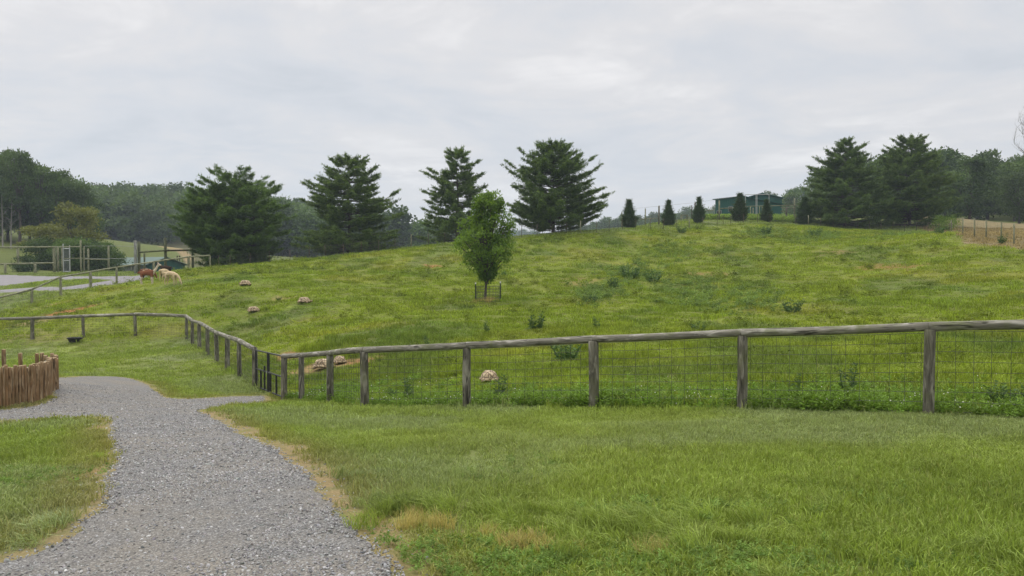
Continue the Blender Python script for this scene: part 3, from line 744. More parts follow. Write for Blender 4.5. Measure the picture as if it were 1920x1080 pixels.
def tall_middle():
    org = gp(*W(255,508,84)[:2]); root = empty('tall_rail_fence', org, 'four tall dark posts joined by one brown rail behind the grazing animals', 'fence')
    for px, top, Y, r, m_ in ((254.5,451,84,.17,'silverwood'),(261,453,84.4,.15,'darkgreen'),(271,475,82,.09,'darkgreen'),(310.5,446,84,.15,'darkgreen'),(361.5,449,86,.13,'darkgreen')):
        x = W(px, 500, Y)[0]; g = gp(x, Y); log_obj('post', g-Vector((0, 0, .2)), (x, Y, W(px, top, Y)[2]), r, M[m_], root, org, int(px), seg=8, rings=3)
    log_obj('rail', W(262,473,84.2), W(311,469.5,83.8), .10, M['darkgreen'], root, org, 61, seg=8); log_obj('rail', W(311,469.8,83.8), W(361,469,85.9), .10, M['darkwood'], root, org, 62, seg=8)
M['silverwood'] = log_mat('silver_wood', (.27, .28, .26), (.17, .17, .15), (.36, .36, .33), (.18, .2, .12), .3)
M['darkgreen'] = log_mat('mossy_dark_wood', (.13, .14, .075), (.065, .07, .04), (.19, .20, .12), (.10, .13, .04), .4)
tall_middle()
def barn_fence():
    org = gp(*W(1300,415,100)[:2]); root = empty('corral_fence', org, 'tall pale posts and rails in front of the green barns on the hilltop', 'fence')
    for px, top, Y, r, m_ in ((1166,397,92,.07,'greenpost'),(1210,391,97,.07,'greenpost'),(1219,408,92,.05,'greenpost'),(1235.5,386,96,.11,'post'),(1297,385,100,.06,'darkwood'),(1303,380,99,.08,'darkwood'),
            (1348.5,376,98,.10,'greenpost'),(1407,388,112,.08,'greenpost'),(1412,390,112,.08,'greenpost'),(1424,386,112,.07,'greenpost'),(1429,386,112,.07,'greenpost'),(1474.5,388,104,.12,'post'),(1489.5,372,104,.11,'greenpost')):
        x = W(px, 410, Y)[0]; g = gp(x, Y); log_obj('post', g-Vector((0, 0, .2)), (x, Y, W(px, top, Y)[2]), r, M[m_], root, org, int(px), seg=8, rings=2)
    for a, b, r in (((1197,411.5,97),(1235,408.5,96),.05),((1323,395,101),(1340,394,100),.05),((1349,391,98),(1400,389,104),.06),((1396,387,106),(1496,385,103.8),.05),((1464,389,104),(1500,390,103.8),.05),((1464,396,104),(1476,396,104),.05)):
        log_obj('rail', W(*a), W(*b), r, M['greenpost'], root, org, 77, seg=8, rings=2)
    pf = MB()
    for px in (1397.5, 1417.5): 
        pf.tube([Vector((W(px,410,106)[0], 106, g1(W(px,410,106)[0], 106)))-org, Vector(W(px,365,106))-org], .045, 8)
    for px in (1419.5, 1442): 
        pf.tube([Vector((W(px,410,108)[0], 108, g1(W(px,410,108)[0], 108)))-org, Vector(W(px,364.5,108))-org], .045, 8)
    pf.tube([Vector(W(1397.5,365,106))-org, Vector(W(1417.5,364.6,106))-org], .045, 8); pf.tube([Vector(W(1419.5,364.5,108))-org, Vector(W(1442,364.6,108))-org], .045, 8)
    pf.build('pipe_frame', M['silver'], root)
    mb = MB(); mb.tube([Vector(W(1180,392,95))-org, Vector(W(1235,386.5,96))-org, Vector(W(1303,380,99))-org, Vector(W(1397,366,106))-org], .012, 4); mb.build('wire', M['wirepale'], root)
barn_fence()

# ---------------------------------------------------------------- trees
def unit(v): return v/np.maximum(np.linalg.norm(v, axis=-1, keepdims=True), 1e-9)
def blades(base, dirv, L, wd, r):
    """slim diamond leaves: base (n,3), dirv (n,3)"""
    n = len(base); d = unit(dirv); a = unit(np.cross(d, r.normal(size=(n, 3))))
    L = np.broadcast_to(L, n)[:, None]; wd = np.broadcast_to(wd, n)[:, None]
    V = np.stack([base, base+d*L*.45+a*wd*.5, base+d*L, base+d*L*.45-a*wd*.5], 1).reshape(-1, 3)
    return V
def limb_tubes(mb, paths, seg=5):
    for p, r in paths: mb.tube(p, r, seg, cap=False)
def pine(name, seed, H, RAD, prof, nb=120, up=.15, tipup=.25, extra=(), dens=1.0, azfun=None, stems=1, needle=.25, spikes=30, matk='pine', bare0=.01, pad=.24, lead=1.0):
    """crown mesh and trunk mesh of a shelf-branched conifer, origin at the base"""
    r = np.random.default_rng(seed); mb = MB()
    ph, pr = zip(*prof)
    stemx = [(0, 0)] if stems == 1 else [(0, 0), (-RAD*.32, .4), (RAD*.38, -.3), (-RAD*.52, -.2)][:stems]
    stemh = [1, .86, .9, .82][:stems] if stems > 1 else [1]
    for (sx, sy), sh in zip(stemx, stemh):
        n = 9; mb.tube([(sx*min(1, k/3)+.05*math.sin(k*1.3+seed), sy*min(1, k/3)+.05*math.cos(k+seed), H*sh*.97*k/n-.2) for k in range(n+1)], [max(.015, .019*H*(1-k/n)**.8) for k in range(n+1)], 7)
    Vs = []; Tn = []
    br = []
    hs = np.sort(1-(1-r.uniform(bare0, .985, nb))**1.0)
    for k, h in enumerate(hs):
        az = k*2.399963+r.uniform(-.5, .5); st = k % len(stemx)
        L = np.interp(h, ph, pr)*RAD*r.choice([r.uniform(.82, 1.12), r.uniform(.55, .95)], p=[.65, .35])
        if azfun: L *= azfun(az, h)
        if stems > 1: L *= .62 if abs(stemx[st][0]) > 0 else .8
        br.append((h*stemh[st], az, L, up*(1-.3*h)+r.uniform(-.08, .10)+.35*smooth(.75, 1, h), tipup, stemx[st]))
    for h, az, L, u in extra: br.append((h, az, L, u, .12, (0, 0)))
    for h, az, L, u, tu, (sx, sy) in br:
        L = max(L, .10); ca, sa = math.cos(az), math.sin(az); nn = 7
        sag = -.06*(1-h)
        def P(t): 
            t = np.asarray(t); q = L*t
            return np.stack([sx*min(1, h*3)+ca*q+.06*L*np.sin(t*3+az)*(-sa), sy+sa*q+.06*L*np.sin(t*3+az)*ca, H*h+L*(u*t+sag*t+tu*t**3)], -1)
        mb.tube([tuple(P(k/4)) for k in range(5)], [max(.012, .011*L*(1-k/4.6)+.008) for k in range(5)], 4, cap=False)
        # twigs forming a flat irregular pad
        m_ = int((4+L*8.0)*dens); t = r.uniform(.22, 1, m_)**.8
        side = r.choice([-1, 1], m_); tl = (L*pad*(1.12-t)+.10)*r.uniform(.4, 1.6, m_)
        fw = r.uniform(.35, 1.1, m_); b0 = P(t)
        td = np.stack([ca*fw-sa*side, sa*fw+ca*side, r.normal(.12, .22, m_)+.3*(t > .85)], -1); td = unit(td)
        b0 = np.vstack([b0, P(np.array([.9, 1.0]))]); td = np.vstack([td, [[ca, sa, .35+tu*1.2]]*2]); tl = np.append(tl, [.30, .38*r.uniform(.7, 1.3)])
        nt = len(b0); s = r.uniform(0.05, 1, (nt, spikes)); base = b0[:, None]+td[:, None]*tl[:, None, None]*s[..., None]
        base = base.reshape(-1, 3)+r.normal(0, .05, (nt*spikes, 3))
        dv = np.repeat(td, spikes, 0)*.8+r.normal(0, .62, (nt*spikes, 3))+np.array([0, 0, .16])
        Vs.append(blades(base, dv, needle*r.uniform(.6, 1.25, len(base)), .050*r.uniform(.7, 1.3, len(base)), r))
        Tn.append(np.repeat(np.clip(np.repeat(r.uniform(.15, .75, nt), spikes)+r.uniform(-.25, .35, nt*spikes), 0, 1), 4))
    # leaders: slim shoots standing on the upper outline
    for h, az, L, u, tu, (sx, sy) in br:
        if r.uniform() > .25+.75*smooth(.35, .75, h): continue
        k = r.integers(1, 4)
        for _ in range(k):
            t = r.uniform(.5, 1); q = L*t
            b = np.array([sx+math.cos(az)*q, sy+math.sin(az)*q, H*h+L*(u*t+tu*t**3)]); hl = r.uniform(.25, .62)*lead
            dr = unit(np.array([math.cos(az)*.25+r.normal(0, .12), math.sin(az)*.25+r.normal(0, .12), 1.0])); n = 16
            mb.tube([tuple(b), tuple(b+dr*hl)], [.012, .006], 3, cap=False)
            s = r.uniform(.1, 1, n)[:, None]; base = b+dr*hl*s
            Vs.append(blades(base, dr*.9+r.normal(0, .5, (n, 3)), .17, .036, r)); Tn.append(np.full(n*4, .45))
    for (sx, sy), sh_ in zip(stemx, stemh):
        n = 150; zz = H*sh_*r.uniform(.86, 1.02, n); q = (H*sh_*1.03-zz)*.35; a = r.uniform(0, 6.28, n); base = np.c_[sx+np.cos(a)*q*r.uniform(0, 1, n), sy+np.sin(a)*q*r.uniform(0, 1, n), zz]
        Vs.append(blades(base, np.c_[np.cos(a)*.7, np.sin(a)*.7, np.full(n, .8)], needle*.8, .05, r)); Tn.append(np.full(n*4, .5))
    V = np.vstack(Vs); tn = np.concatenate(Tn); F = np.arange(len(V)).reshape(-1, 4)
    cm = np_mesh(name+'_crown', V, [F], [M[matk]]); fattr(cm, 'tint', tn)
    return cm, mb.mesh(name+'_trunk', M['bark'], True)
def leafy(name, seed, H, RX, z0, lobes, nleaf, leaf, matk='leaf', barkk='bark', shape=None, trunkr=.02, limbs=7, lob=(.20, .34), flat=.8, clear=.1, RY=None):
    r = np.random.default_rng(seed); RY = RY or RX; Vs = []; Tn = []; mb = MB(); hc = H-z0
    n = 8; mb.tube([(.04*H*math.sin(k*.7+seed)*.3, .04*H*math.cos(k*.9+seed)*.3, H*.86*k/n-.2) for k in range(n+1)], [max(.02, trunkr*H*(1-.85*k/n)) for k in range(n+1)], 7)
    ctrs = []
    for k in range(lobes):
        h = (k+.5)/lobes if shape else r.uniform(.05, .95)
        h = min(.98, max(.02, h+r.uniform(-.06, .06)))
        rad = (np.interp(h, *zip(*shape)) if shape else math.sqrt(max(0, 1-(2*h-1)**2)))
        az = k*2.4+r.uniform(-.6, .6); q = rad*(r.uniform(.35, 1.12)); lr = r.uniform(*lob)*RX*(.75+.5*rad)
        c = np.array([math.cos(az)*q*RX*.85, math.sin(az)*q*RY*.85, z0+h*hc-lr*.25]); ctrs.append((c, lr))
    for k, (c, lr) in enumerate(ctrs):
        if k % max(1, lobes//limbs) == 0 or limbs >= lobes:
            zb = max(clear*H, c[2]*.45+z0*.25); mb.tube([(0, 0, zb), tuple((c*.5+np.array([0, 0, zb])*.5)), tuple(c)], [.011*H*.8, .006*H, .003*H], 4, cap=False)
        m_ = int(nleaf/lobes); d = unit(r.normal(size=(m_, 3))); d[:, 2] = np.where(r.uniform(size=m_) < .6, np.abs(d[:, 2]), d[:, 2])
        rr = lr*(r.uniform(.45, 1, m_)**.5)*(1+.22*np.sin(d[:, 0]*7+k)+.18*np.sin(d[:, 1]*9+d[:, 2]*6+k*2))
        p = c+d*rr[:, None]*np.array([1, 1, flat]); p = p+r.normal(0, leaf*.3, p.shape)
        dv = d*.5+r.normal(0, .8, d.shape)+np.array([0, 0, .1])
        Vs.append(blades(p, dv, leaf*r.uniform(.7, 1.3, m_), leaf*.62*r.uniform(.7, 1.2, m_), r))
        Tn.append(np.repeat(np.clip(r.uniform(.15, .7)+r.uniform(-.25, .3, m_), 0, 1), 4))
    V = np.vstack(Vs); F = np.arange(len(V)).reshape(-1, 4); cm = np_mesh(name+'_crown', V, [F], [M[matk]]); fattr(cm, 'tint', np.concatenate(Tn))
    return cm, mb.mesh(name+'_trunk', M[barkk], True)
def plant(name, pair, px, Y, label, cat, group=None, s=1.0, rz=None, x=None, sc=None, dz=0.0):
    x = (px-960)/FOC*Y if x is None else x
    root = empty(name, (x, Y, g1(x, Y)+dz), label, cat, group, rz=frnd.uniform(0, 6.28) if rz is None else rz)
    c = bpy.data.objects.new('crown', pair[0]); link(c, root); t = bpy.data.objects.new('trunk', pair[1]); link(t, root)
    root.scale = sc or (s, s, s); return root
# the seven conifers on the crest
az2 = lambda a, h: 1.0
p1 = pine('pine', 11, 9.6, 5.5, [(0,.85),(.12,1.0),(.3,1.08),(.55,1.08),(.75,1.0),(.88,.85),(.96,.6),(1,.25)], nb=430, up=.10, tipup=.10, stems=4, dens=1.0, matk='pineb', extra=[])
plant('pine_tree', p1, 443, 83, 'broad bushy multi-stemmed pine, leftmost on the crest, beside the rail fence end', 'pine tree', 'large pines along the crest', rz=0)
p2 = pine('pine', 22, 10.6, 5.4, [(0,.70),(.10,.98),(.22,1.0),(.32,.70),(.42,.72),(.55,.82),(.68,.66),(.8,.52),(.92,.42),(1,.16)], nb=165, up=.04, tipup=.10,
          extra=[(.36,-.15,6.0,.10),(.45,.1,5.2,.42),(.40,.2,5.0,.33),(.62,3.1,5.0,.24),(.66,3.3,4.3,.20),(.50,3.0,5.2,.12),(.80,2.9,2.8,.5),(.78,.2,2.9,.5)])
plant('pine_tree', p2, 655, 84, 'layered pine with a long branch reaching right at mid height', 'pine tree', 'large pines along the crest', rz=0)
p3 = pine('pine', 33, 10.5, 3.9, [(0,.95),(.15,1.05),(.35,.92),(.5,.80),(.65,.58),(.8,.42),(.92,.30),(1,.08)], nb=130, up=.03, tipup=.12,
          extra=[(.66,3.2,3.6,.20),(.70,3.0,3.2,.25),(.68,.1,2.7,.18),(.76,-.1,2.3,.45),(.5,3.1,3.7,.12)], bare0=.04)
plant('pine_tree', p3, 858, 85, 'narrow tiered pine standing behind the small leafy tree', 'pine tree', 'large pines along the crest', rz=0)
p4 = pine('pine', 44, 9.4, 5.1, [(0,.85),(.15,1.0),(.3,1.0),(.45,.85),(.6,.78),(.75,.62),(.88,.45),(1,.14)], nb=185, up=.13, tipup=.12,
          extra=[(.36,0,6.1,.06),(.40,.1,5.4,.12),(.48,3.2,5.2,.42),(.52,3.0,5.0,.50),(.58,.1,4.4,.55),(.5,-.1,4.9,.42),(.25,.2,5.6,.12),(.68,3.1,3.6,.65)])
plant('pine_tree', p4, 1037, 83.5, 'wide dark pine with upswept branches right of the small leafy tree', 'pine tree', 'large pines along the crest', rz=0)
p5 = pine('pine', 55, 10.9, 5.7, [(0,.95),(.15,1.0),(.3,.98),(.45,.82),(.6,.66),(.75,.46),(.88,.26),(1,.06)], nb=180, up=.0, tipup=.12,
          extra=[(.72,3.1,3.8,.12),(.58,3.3,4.9,.12),(.84,.1,2.6,.4),(.80,3.2,2.4,.25)])
plant('pine_tree', p5, 1583, 98, 'tall tapering pine, left one of the touching pair on the right crest', 'pine tree', 'large pines along the crest', rz=0)
p6 = pine('pine', 66, 11.0, 5.6, [(0,.92),(.2,1.0),(.4,.95),(.55,.85),(.7,.68),(.85,.48),(.95,.3),(1,.14)], nb=200, up=.07, tipup=.12)
plant('pine_tree', p6, 1704, 100, 'full dark pine, right one of the touching pair on the right crest', 'pine tree', 'large pines along the crest', rz=0)
# small conical evergreens
def cone_evergreen(name, seed, H, Rr):
    return pine(name, seed, H, Rr, [(0,.8),(.12,1.0),(.35,.80),(.55,.52),(.7,.32),(.82,.20),(.93,.10),(1,.02)], nb=120, up=.35, tipup=.2, needle=.13, spikes=16, matk='spruce', dens=2.2, bare0=.0, pad=.34, lead=.35)
sv = [cone_evergreen('arborvitae', 70+i, 4.0, 1.05) for i in range(3)]
for k, (px, top, bot, Y, lab) in enumerate(((1179,369,429,89,'small conical evergreen, leftmost on the crest beside the widest pine'),(1253,373,427,92,'small conical evergreen beside a thick grey post, second from the left'),
        (1310,366,421,93,'slender small conical evergreen just left of the green barn'),(1386,363,421,95,'small conical evergreen standing in front of the barn end'),(1436,370,418,97,'small conical evergreen in front of the second green barn'))):
    h = (bot-top)*Y/FOC; plant('conical_evergreen', sv[k % 3], px, Y, lab, 'evergreen', 'small evergreens on the crest', sc=(h/4*(.95, .88, .80, 1.02, .86)[k], h/4*(1.0, .9, .85, 1.0, .9)[k], h/4*.88), rz=k*1.1)
plant('low_evergreen', sv[1], 1507, 97, 'low dark evergreen beside the left pine of the right pair', 'evergreen', 'small evergreens on the crest', sc=(1.0, 1.0, .85))
# the young tree in its cage
yt = leafy('young_tree', 5, 6.15, 1.75, 1.35, 84, 16000, .14, 'youngleaf', shape=[(0,.08),(.12,.40),(.25,.95),(.42,1.05),(.62,.92),(.8,.72),(.92,.55),(1,.35)], trunkr=.014, limbs=74, lob=(.14, .27), flat=1.05, clear=.16)
plant('young_tree', yt, 912, 45, 'small bright green leafy tree standing alone in the middle of the pasture', 'tree', rz=.4)
def cage():
    x0, Y0 = W(915,566,44.8)[:2]; org = gp(x0, Y0)
    root = empty('tree_guard', org, 'low wire cage on two dark steel posts around the young tree trunk', 'tree guard')
    r = .70
    for sx, lab in ((-1, None), (1, None)):
        mb = MB(); x = sx*.72; z = g1(x0+x, Y0)-org.z
        mb.box((x, 0, z+.5), (.07, .012, 1.15)); mb.box((x, .03, z+.5), (.012, .06, 1.15)); mb.box((x, 0, z+1.1), (.075, .02, .1), mi=1); mb.build('post', [M['tpost'], M['white']], root)
    mb = MB(); n = 22
    for k in range(6):
        h = .05+k*.17; mb.tube([(r*math.cos(2*math.pi*i/n), r*math.sin(2*math.pi*i/n), h) for i in range(n+1)], .007, 4, False)
    for i in range(n*1):
        a = 2*math.pi*i/n; mb.tube([(r*math.cos(a), r*math.sin(a), -.1), (r*math.cos(a), r*math.sin(a), .92)], .006, 4, False)
    mb.build('wire_mesh', M['wire'], root)
cage()
# woods on the left
dl = [leafy('broad_tree', 200+i, 17, 5.4+.5*(i % 2), 2.0, 64, 9000, .50, 'leaf', lob=(.15, .31), limbs=12, clear=.2) for i in range(4)]
open_ = leafy('open_tree', 230, 18, 4.6, 7.5, 26, 4600, .50, 'leaf', lob=(.22, .40), limbs=14, clear=.35)
yl = leafy('yellow_tree', 240, 10.5, 4.2, 2.5, 30, 6000, .36, 'yleaf', lob=(.2, .36), flat=.5, limbs=10)
sh = leafy('shrub', 245, 5.4, 4.2, .2, 34, 7500, .32, 'leaf', lob=(.2, .34), limbs=8)
sh2 = leafy('shrub_dark', 246, 1.9, 1.7, .0, 22, 3600, .18, 'spruce', lob=(.25, .4), limbs=5)
wood = [(-150,139,1.05,0),(-95,133,1.0,1),(-48,140,1.1,2),(-12,134,1.02,0),(18,141,1.12,1),(38,133,.92,4),(55,139,.98,2),(78,134,.90,4),(94,141,.90,3),(110,136,.80,1),(128,142,.92,0),(146,138,.82,3),(70,150,1.0,3),(162,150,.66,2),(-70,152,1.15,2),(5,152,1.2,3),(178,160,.58,1)]
tops = {-150:290,-95:285,-48:275,-12:285,18:279,38:292,55:300,78:318,94:322,110:323,128:319,146:336,70:345,162:365,-70:290,5:300,178:395}
for k, (px, Y, s, t) in enumerate(wood):
    x_ = (px-960)/FOC*Y; s = (W(px, tops[px], Y)[2]-g1(x_, Y))/17.4
    rel = {0: 'leafy tree just outside the left edge of the wood', 3: 'very tall leafy tree, highest crown at the left edge of the wood', 4: 'tall leafy tree second from the left edge in the wood', 5: 'open-crowned tree with bare trunk behind the pale leafless trunk',
           7: 'open-crowned tree with long bare trunk above the dark shrubs', 8: 'leafy tree above the yellow-green tree', 10: 'leafy tree at the right shoulder of the left wood', 16: 'lowest leafy tree at the right end of the left wood'}.get(k, 'leafy tree standing within the crowded dark wood at the left edge')
    plant('broadleaf_tree', (dl+[open_])[t], px, Y, rel, 'tree', 'trees of the wood at the left edge', sc=(s*.86, s*.86, s))
plant('yellow_green_tree', yl, 136, 116, 'spreading yellow-green tree in front of the dark left wood', 'tree')
plant('yellow_green_tree', yl, 92, 112, 'low yellowish bush-like tree left of the spreading yellow-green one', 'tree', sc=(.9, .9, .62))
for px, Y, s_, lab in ((92,107,.78,'large dark green shrub behind the tall posts, left of the silver gate'),(140,106,.82,'large dark green shrub behind the silver gate'),(182,108,.80,'large green shrub, rightmost behind the tall wire enclosure'),(203,112,.62,'dark shrub at the right end of the shrub row by the green roof')):
    plant('shrub', sh, px, Y, lab, 'shrub', 'shrubs behind the tall enclosure', s=s_)
plant('round_bush', sh2, 47, 98.5, 'dark rounded bush behind the low rail on the left', 'bush')
def bare_tree(name, px, Y, H, lab, seed, spread=.5, pale=True, nbr=14, cat='dead tree', base=.3, lean=0, depth=2):
    r = random.Random(seed); mb = MB(); top = Vector((lean*H, 0, H))
    mb.tube([(0, 0, -.2), (lean*H*.3, .05, H*.35), (lean*H*.7, .0, H*.7), top], [.014*H, .011*H, .007*H, .003*H], 6)
    def grow(p, d, L, rad, k):
        q = [p]; dd = d.copy()
        for i in range(3):
            dd = (dd+Vector((r.uniform(-.25, .25), r.uniform(-.25, .25), r.uniform(-.05, .2)))).normalized(); q.append(q[-1]+dd*L/3)
        mb.tube(q, [rad, rad*.75, rad*.5, rad*.25], 4, cap=False)
        if k > 0:
            for _ in range(4):
                i = r.randint(1, 3); nd = (dd+Vector((r.uniform(-.9, .9), r.uniform(-.9, .9), r.uniform(-.2, .7)))).normalized(); grow(q[i], nd, L*r.uniform(.4, .65), rad*.45, k-1)
    for i in range(nbr):
        t = base+(.97-base)*i/nbr; a = i*2.4+r.uniform(-.4, .4); p = Vector((lean*H*t, 0, H*t))
        grow(p, Vector((math.cos(a), math.sin(a), r.uniform(.1, .7))).normalized(), H*spread*(1.05-t)*r.uniform(.6, 1.1), .0045*H, depth)
    x = (px-960)/FOC*Y; root = empty(name, (x, Y, g1(x, Y)), lab, cat)
    mb.build('trunk', M['barkpale' if pale else 'bark'], root, True); return root
bare_tree('dead_tree', 21, 125, 7.8, 'pale leafless leaning trunk in front of the left wood', 3, .35, lean=.04, nbr=9)
bare_tree('dead_tree', 6, 124, 8.5, 'thin grey leafless trunk at the very left edge of the wood', 4, .25, nbr=6)
bare_tree('leafless_tree', 2002, 60, 14.5, 'leafless tree whose fine grey twigs reach in from the right edge of the sky', 8, .40, pale=False, nbr=26, depth=3, base=.25)
# wood on the right hill: every tree its own object
rr_ = random.Random(5); spots = []
tries = 0
while len(spots) < 150 and tries < 9000:
    tries += 1; Y = rr_.uniform(128, 290); px = rr_.uniform(1440, 2250); x = (px-960)/FOC*Y
    edge = np.interp(px, [1440, 1500, 1600, 1700, 1790, 1850, 1920, 2250], [265, 215, 170, 140, 128, 128, 130, 130])
    if Y < edge: continue
    if any((x-a)**2+(Y-b)**2 < 6.2**2 for a, b in spots): continue
    spots.append((x, Y))
fl = [leafy('wood_tree', 300+i, 15, 5.2, 1.2, 46, 5400, .58, 'leaf', lob=(.20, .36), limbs=6) for i in range(5)]
for k, (x, Y) in enumerate(sorted(spots, key=lambda q: q[1])):
    f = rr_.uniform(.72, 1.0)*(1 if Y > 150 else .82)
    plant('woodland_tree', fl[rr_.randrange(5)], 0, Y, 'one of the dense broadleaf trees of the dark wood covering the hill on the right', 'tree', 'trees of the wood on the right hill', x=x, sc=(f*1.1, f*1.1, f))
bush = leafy('hedge_bush', 401, 2.1, 2.6, 0, 22, 3000, .2, 'youngleaf', lob=(.25, .42), limbs=4)
plant('hedge_bush', bush, 1770, 93, 'bright green bush at the right foot of the right pine', 'bush', sc=(.6,.6,.8))
# distant woods as one mass each
def forest(name, areas, seed, protos, sp, smin=.8, smax=1.15):
    r = np.random.default_rng(seed); P = []
    for (px0, px1, Y0, Y1, n) in areas:
        Y = r.uniform(Y0, Y1, n); px = r.uniform(px0, px1, n); P.append(np.c_[(px-960)/FOC*Y, Y])
    P = np.vstack(P); keep = []
    grid = {}
    for i, (x, y) in enumerate(P):
        c = (int(x//sp), int(y//sp)); ok = True
        for a in (-1, 0, 1):
            for b in (-1, 0, 1):
                for j in grid.get((c[0]+a, c[1]+b), ()):
                    if (P[j][0]-x)**2+(P[j][1]-y)**2 < sp*sp: ok = False
        if ok: grid.setdefault(c, []).append(i); keep.append(i)
    P = P[keep]; P = P[~inside(TANL, P[:, 0], P[:, 1]) & ~inside(TANR, P[:, 0], P[:, 1])]
    n = len(P); s = r.uniform(smin, smax, n)*(.8+.4*vnoise(P[:, 0]*.05, P[:, 1]*.05, 3))
    pr = []
    for cm, tm in protos:
        V = np.empty(len(cm.vertices)*3, np.float32); cm.vertices.foreach_get('co', V); tn = np.empty(len(cm.vertices), np.float32); cm.attributes['tint'].data.foreach_get('value', tn)
        me = np_mesh(name+'_tree', V.reshape(-1, 3), [np.arange(len(tn)).reshape(-1, 4)], [M['leaf']]); fattr(me, 'tint', tn); pr.append(bpy.data.objects.new(name+'_tree', me))
    scatter(name, np.c_[P, G(P[:, 0], P[:, 1])], np.c_[np.zeros(n), np.zeros(n), r.uniform(0, 6.28, n)], np.c_[s*1.1, s*1.1, s], r.integers(0, len(pr), n), np.ones((n, 3))*.1, pr)
fp_ = [leafy('far_tree', 500+i, 13.5, 4.8, .6, 24, 2300, .95, 'leaf', lob=(.28, .46), limbs=1) for i in range(4)]
forest('distant_wood', [(-350,640,228,400,2600),(560,900,235,380,900),(425,600,205,240,260)], 3, fp_, 6.0)
forest('hilltop_treeline', [(1060,1500,395,470,700)], 4, fp_, 5.0, .7, 1.0)
forest('far_ridge_wood', [(600,1450,920,1080,1500),(200,600,950,1080,300)], 6, fp_, 11, .9, 1.4)

# ---------------------------------------------------------------- buildings
def ribbed(name, col, rib=.3):
    m_, T = mat(name); tc = T.n('ShaderNodeTexCoord').outputs['Object']; sx = T.n('ShaderNodeSeparateXYZ', {0: tc}).outputs[0]
    w_ = T.math('PINGPONG', T.math('DIVIDE', sx, rib), .5); e = T.remap(w_, .0, .12, 1, 0)
    nz = T.noise(tc, .7, 4, .6); c = T.mix(T.remap(nz, .3, .7), tuple(x*.85 for x in col), tuple(x*1.15 for x in col)); c = T.mix(T.math('MULTIPLY', e, .35), c, tuple(x*.4 for x in col))
    b = T.n('ShaderNodeBsdfPrincipled', {'Base Color': c, 'Roughness': .8, 'Specular IOR Level': .2})
    T.t.links.new(T.n('ShaderNodeBump', {'Height': e, 'Strength': .6, 'Distance': .05}).outputs[0], b.inputs['Normal']); out(T, b.outputs[0]); return m_
M['greenmetal'] = ribbed('green_metal_siding', (.018, .085, .068), .45)
M['greenroof'] = ribbed('grey_green_roof', (.115, .165, .145), .5)
M['greytrim'] = simple('grey_siding', (.20, .21, .21), .7, var=.1)
def local_obj(mb, name, m_, parent): return mb.build(name, m_, parent)
def shed(name, a, b, depth, hf, hb, label, openings=()):
    a = Vector((a[0], a[1], 0)); b = Vector((b[0], b[1], 0)); L = (b-a).length; ang = math.atan2(b.y-a.y, b.x-a.x)
    zg = min(g1(a.x, a.y), g1(b.x, b.y))-.1
    root = empty(name, (a.x, a.y, zg), label, 'barn', rz=ang)
    mb = MB(); t = .12
    for (x0, x1, y0, y1, h0, h1) in ((0, L, 0, t, hf, hf), (0, L, depth-t, depth, hb, hb)):
        mb.box(((x0+x1)/2, (y0+y1)/2, h0/2), (x1-x0, y1-y0, h0))
    for x in (0, L-t):
        V = [(x, t, 0), (x, depth-t, 0), (x, depth-t, hb), (x, t, hf-.03), (x+t, t, 0), (x+t, depth-t, 0), (x+t, depth-t, hb), (x+t, t, hf-.03)]
        mb.add(V, [(0,1,2,3), (7,6,5,4), (0,4,5,1), (1,5,6,2), (2,6,7,3), (3,7,4,0)])
    mb.build('wall', M['greenmetal'], root)
    rf = MB(); o_ = .35
    V = [(-o_, -o_, hf+.06+.02), (L+o_, -o_, hf+.08), (L+o_, depth+o_, hb-.02), (-o_, depth+o_, hb-.02)]
    V += [(x, y, z+.12) for x, y, z in V]
    rf.add(V, [(3,2,1,0), (4,5,6,7), (0,1,5,4), (1,2,6,5), (2,3,7,6), (3,0,4,7)]); rf.build('roof', M['greenmetal'], root)
    for nm, x, z, w_, h in openings:
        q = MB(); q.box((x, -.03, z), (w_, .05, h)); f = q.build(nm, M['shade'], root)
        q = MB(); 
        for dx, dz, ww, hh in ((-w_/2-.05, 0, .1, h+.2), (w_/2+.05, 0, .1, h+.2), (0, h/2+.05, w_, .1)): q.box((x+dx, -.04, z+dz), (ww, .09, hh))
        q.build('frame', M['greytrim'], f)
    return root
shed('green_barn', W(1341,410,138)[:2], W(1393,410,132)[:2], 9, 4.0, 3.1, 'dark green metal barn on the hilltop, left of the pipe gate frame', [('door', 1.0, 1.0, 1.0, 2.0), ('window', 3.8, 2.2, .8, .7)])
shed('green_barn', W(1426,408,134)[:2], W(1466,408,143)[:2], 5, 4.1, 2.9, 'dark green metal barn on the hilltop, right of the pipe gate frame', [('window', 4.4, 1.3, .7, .9)])
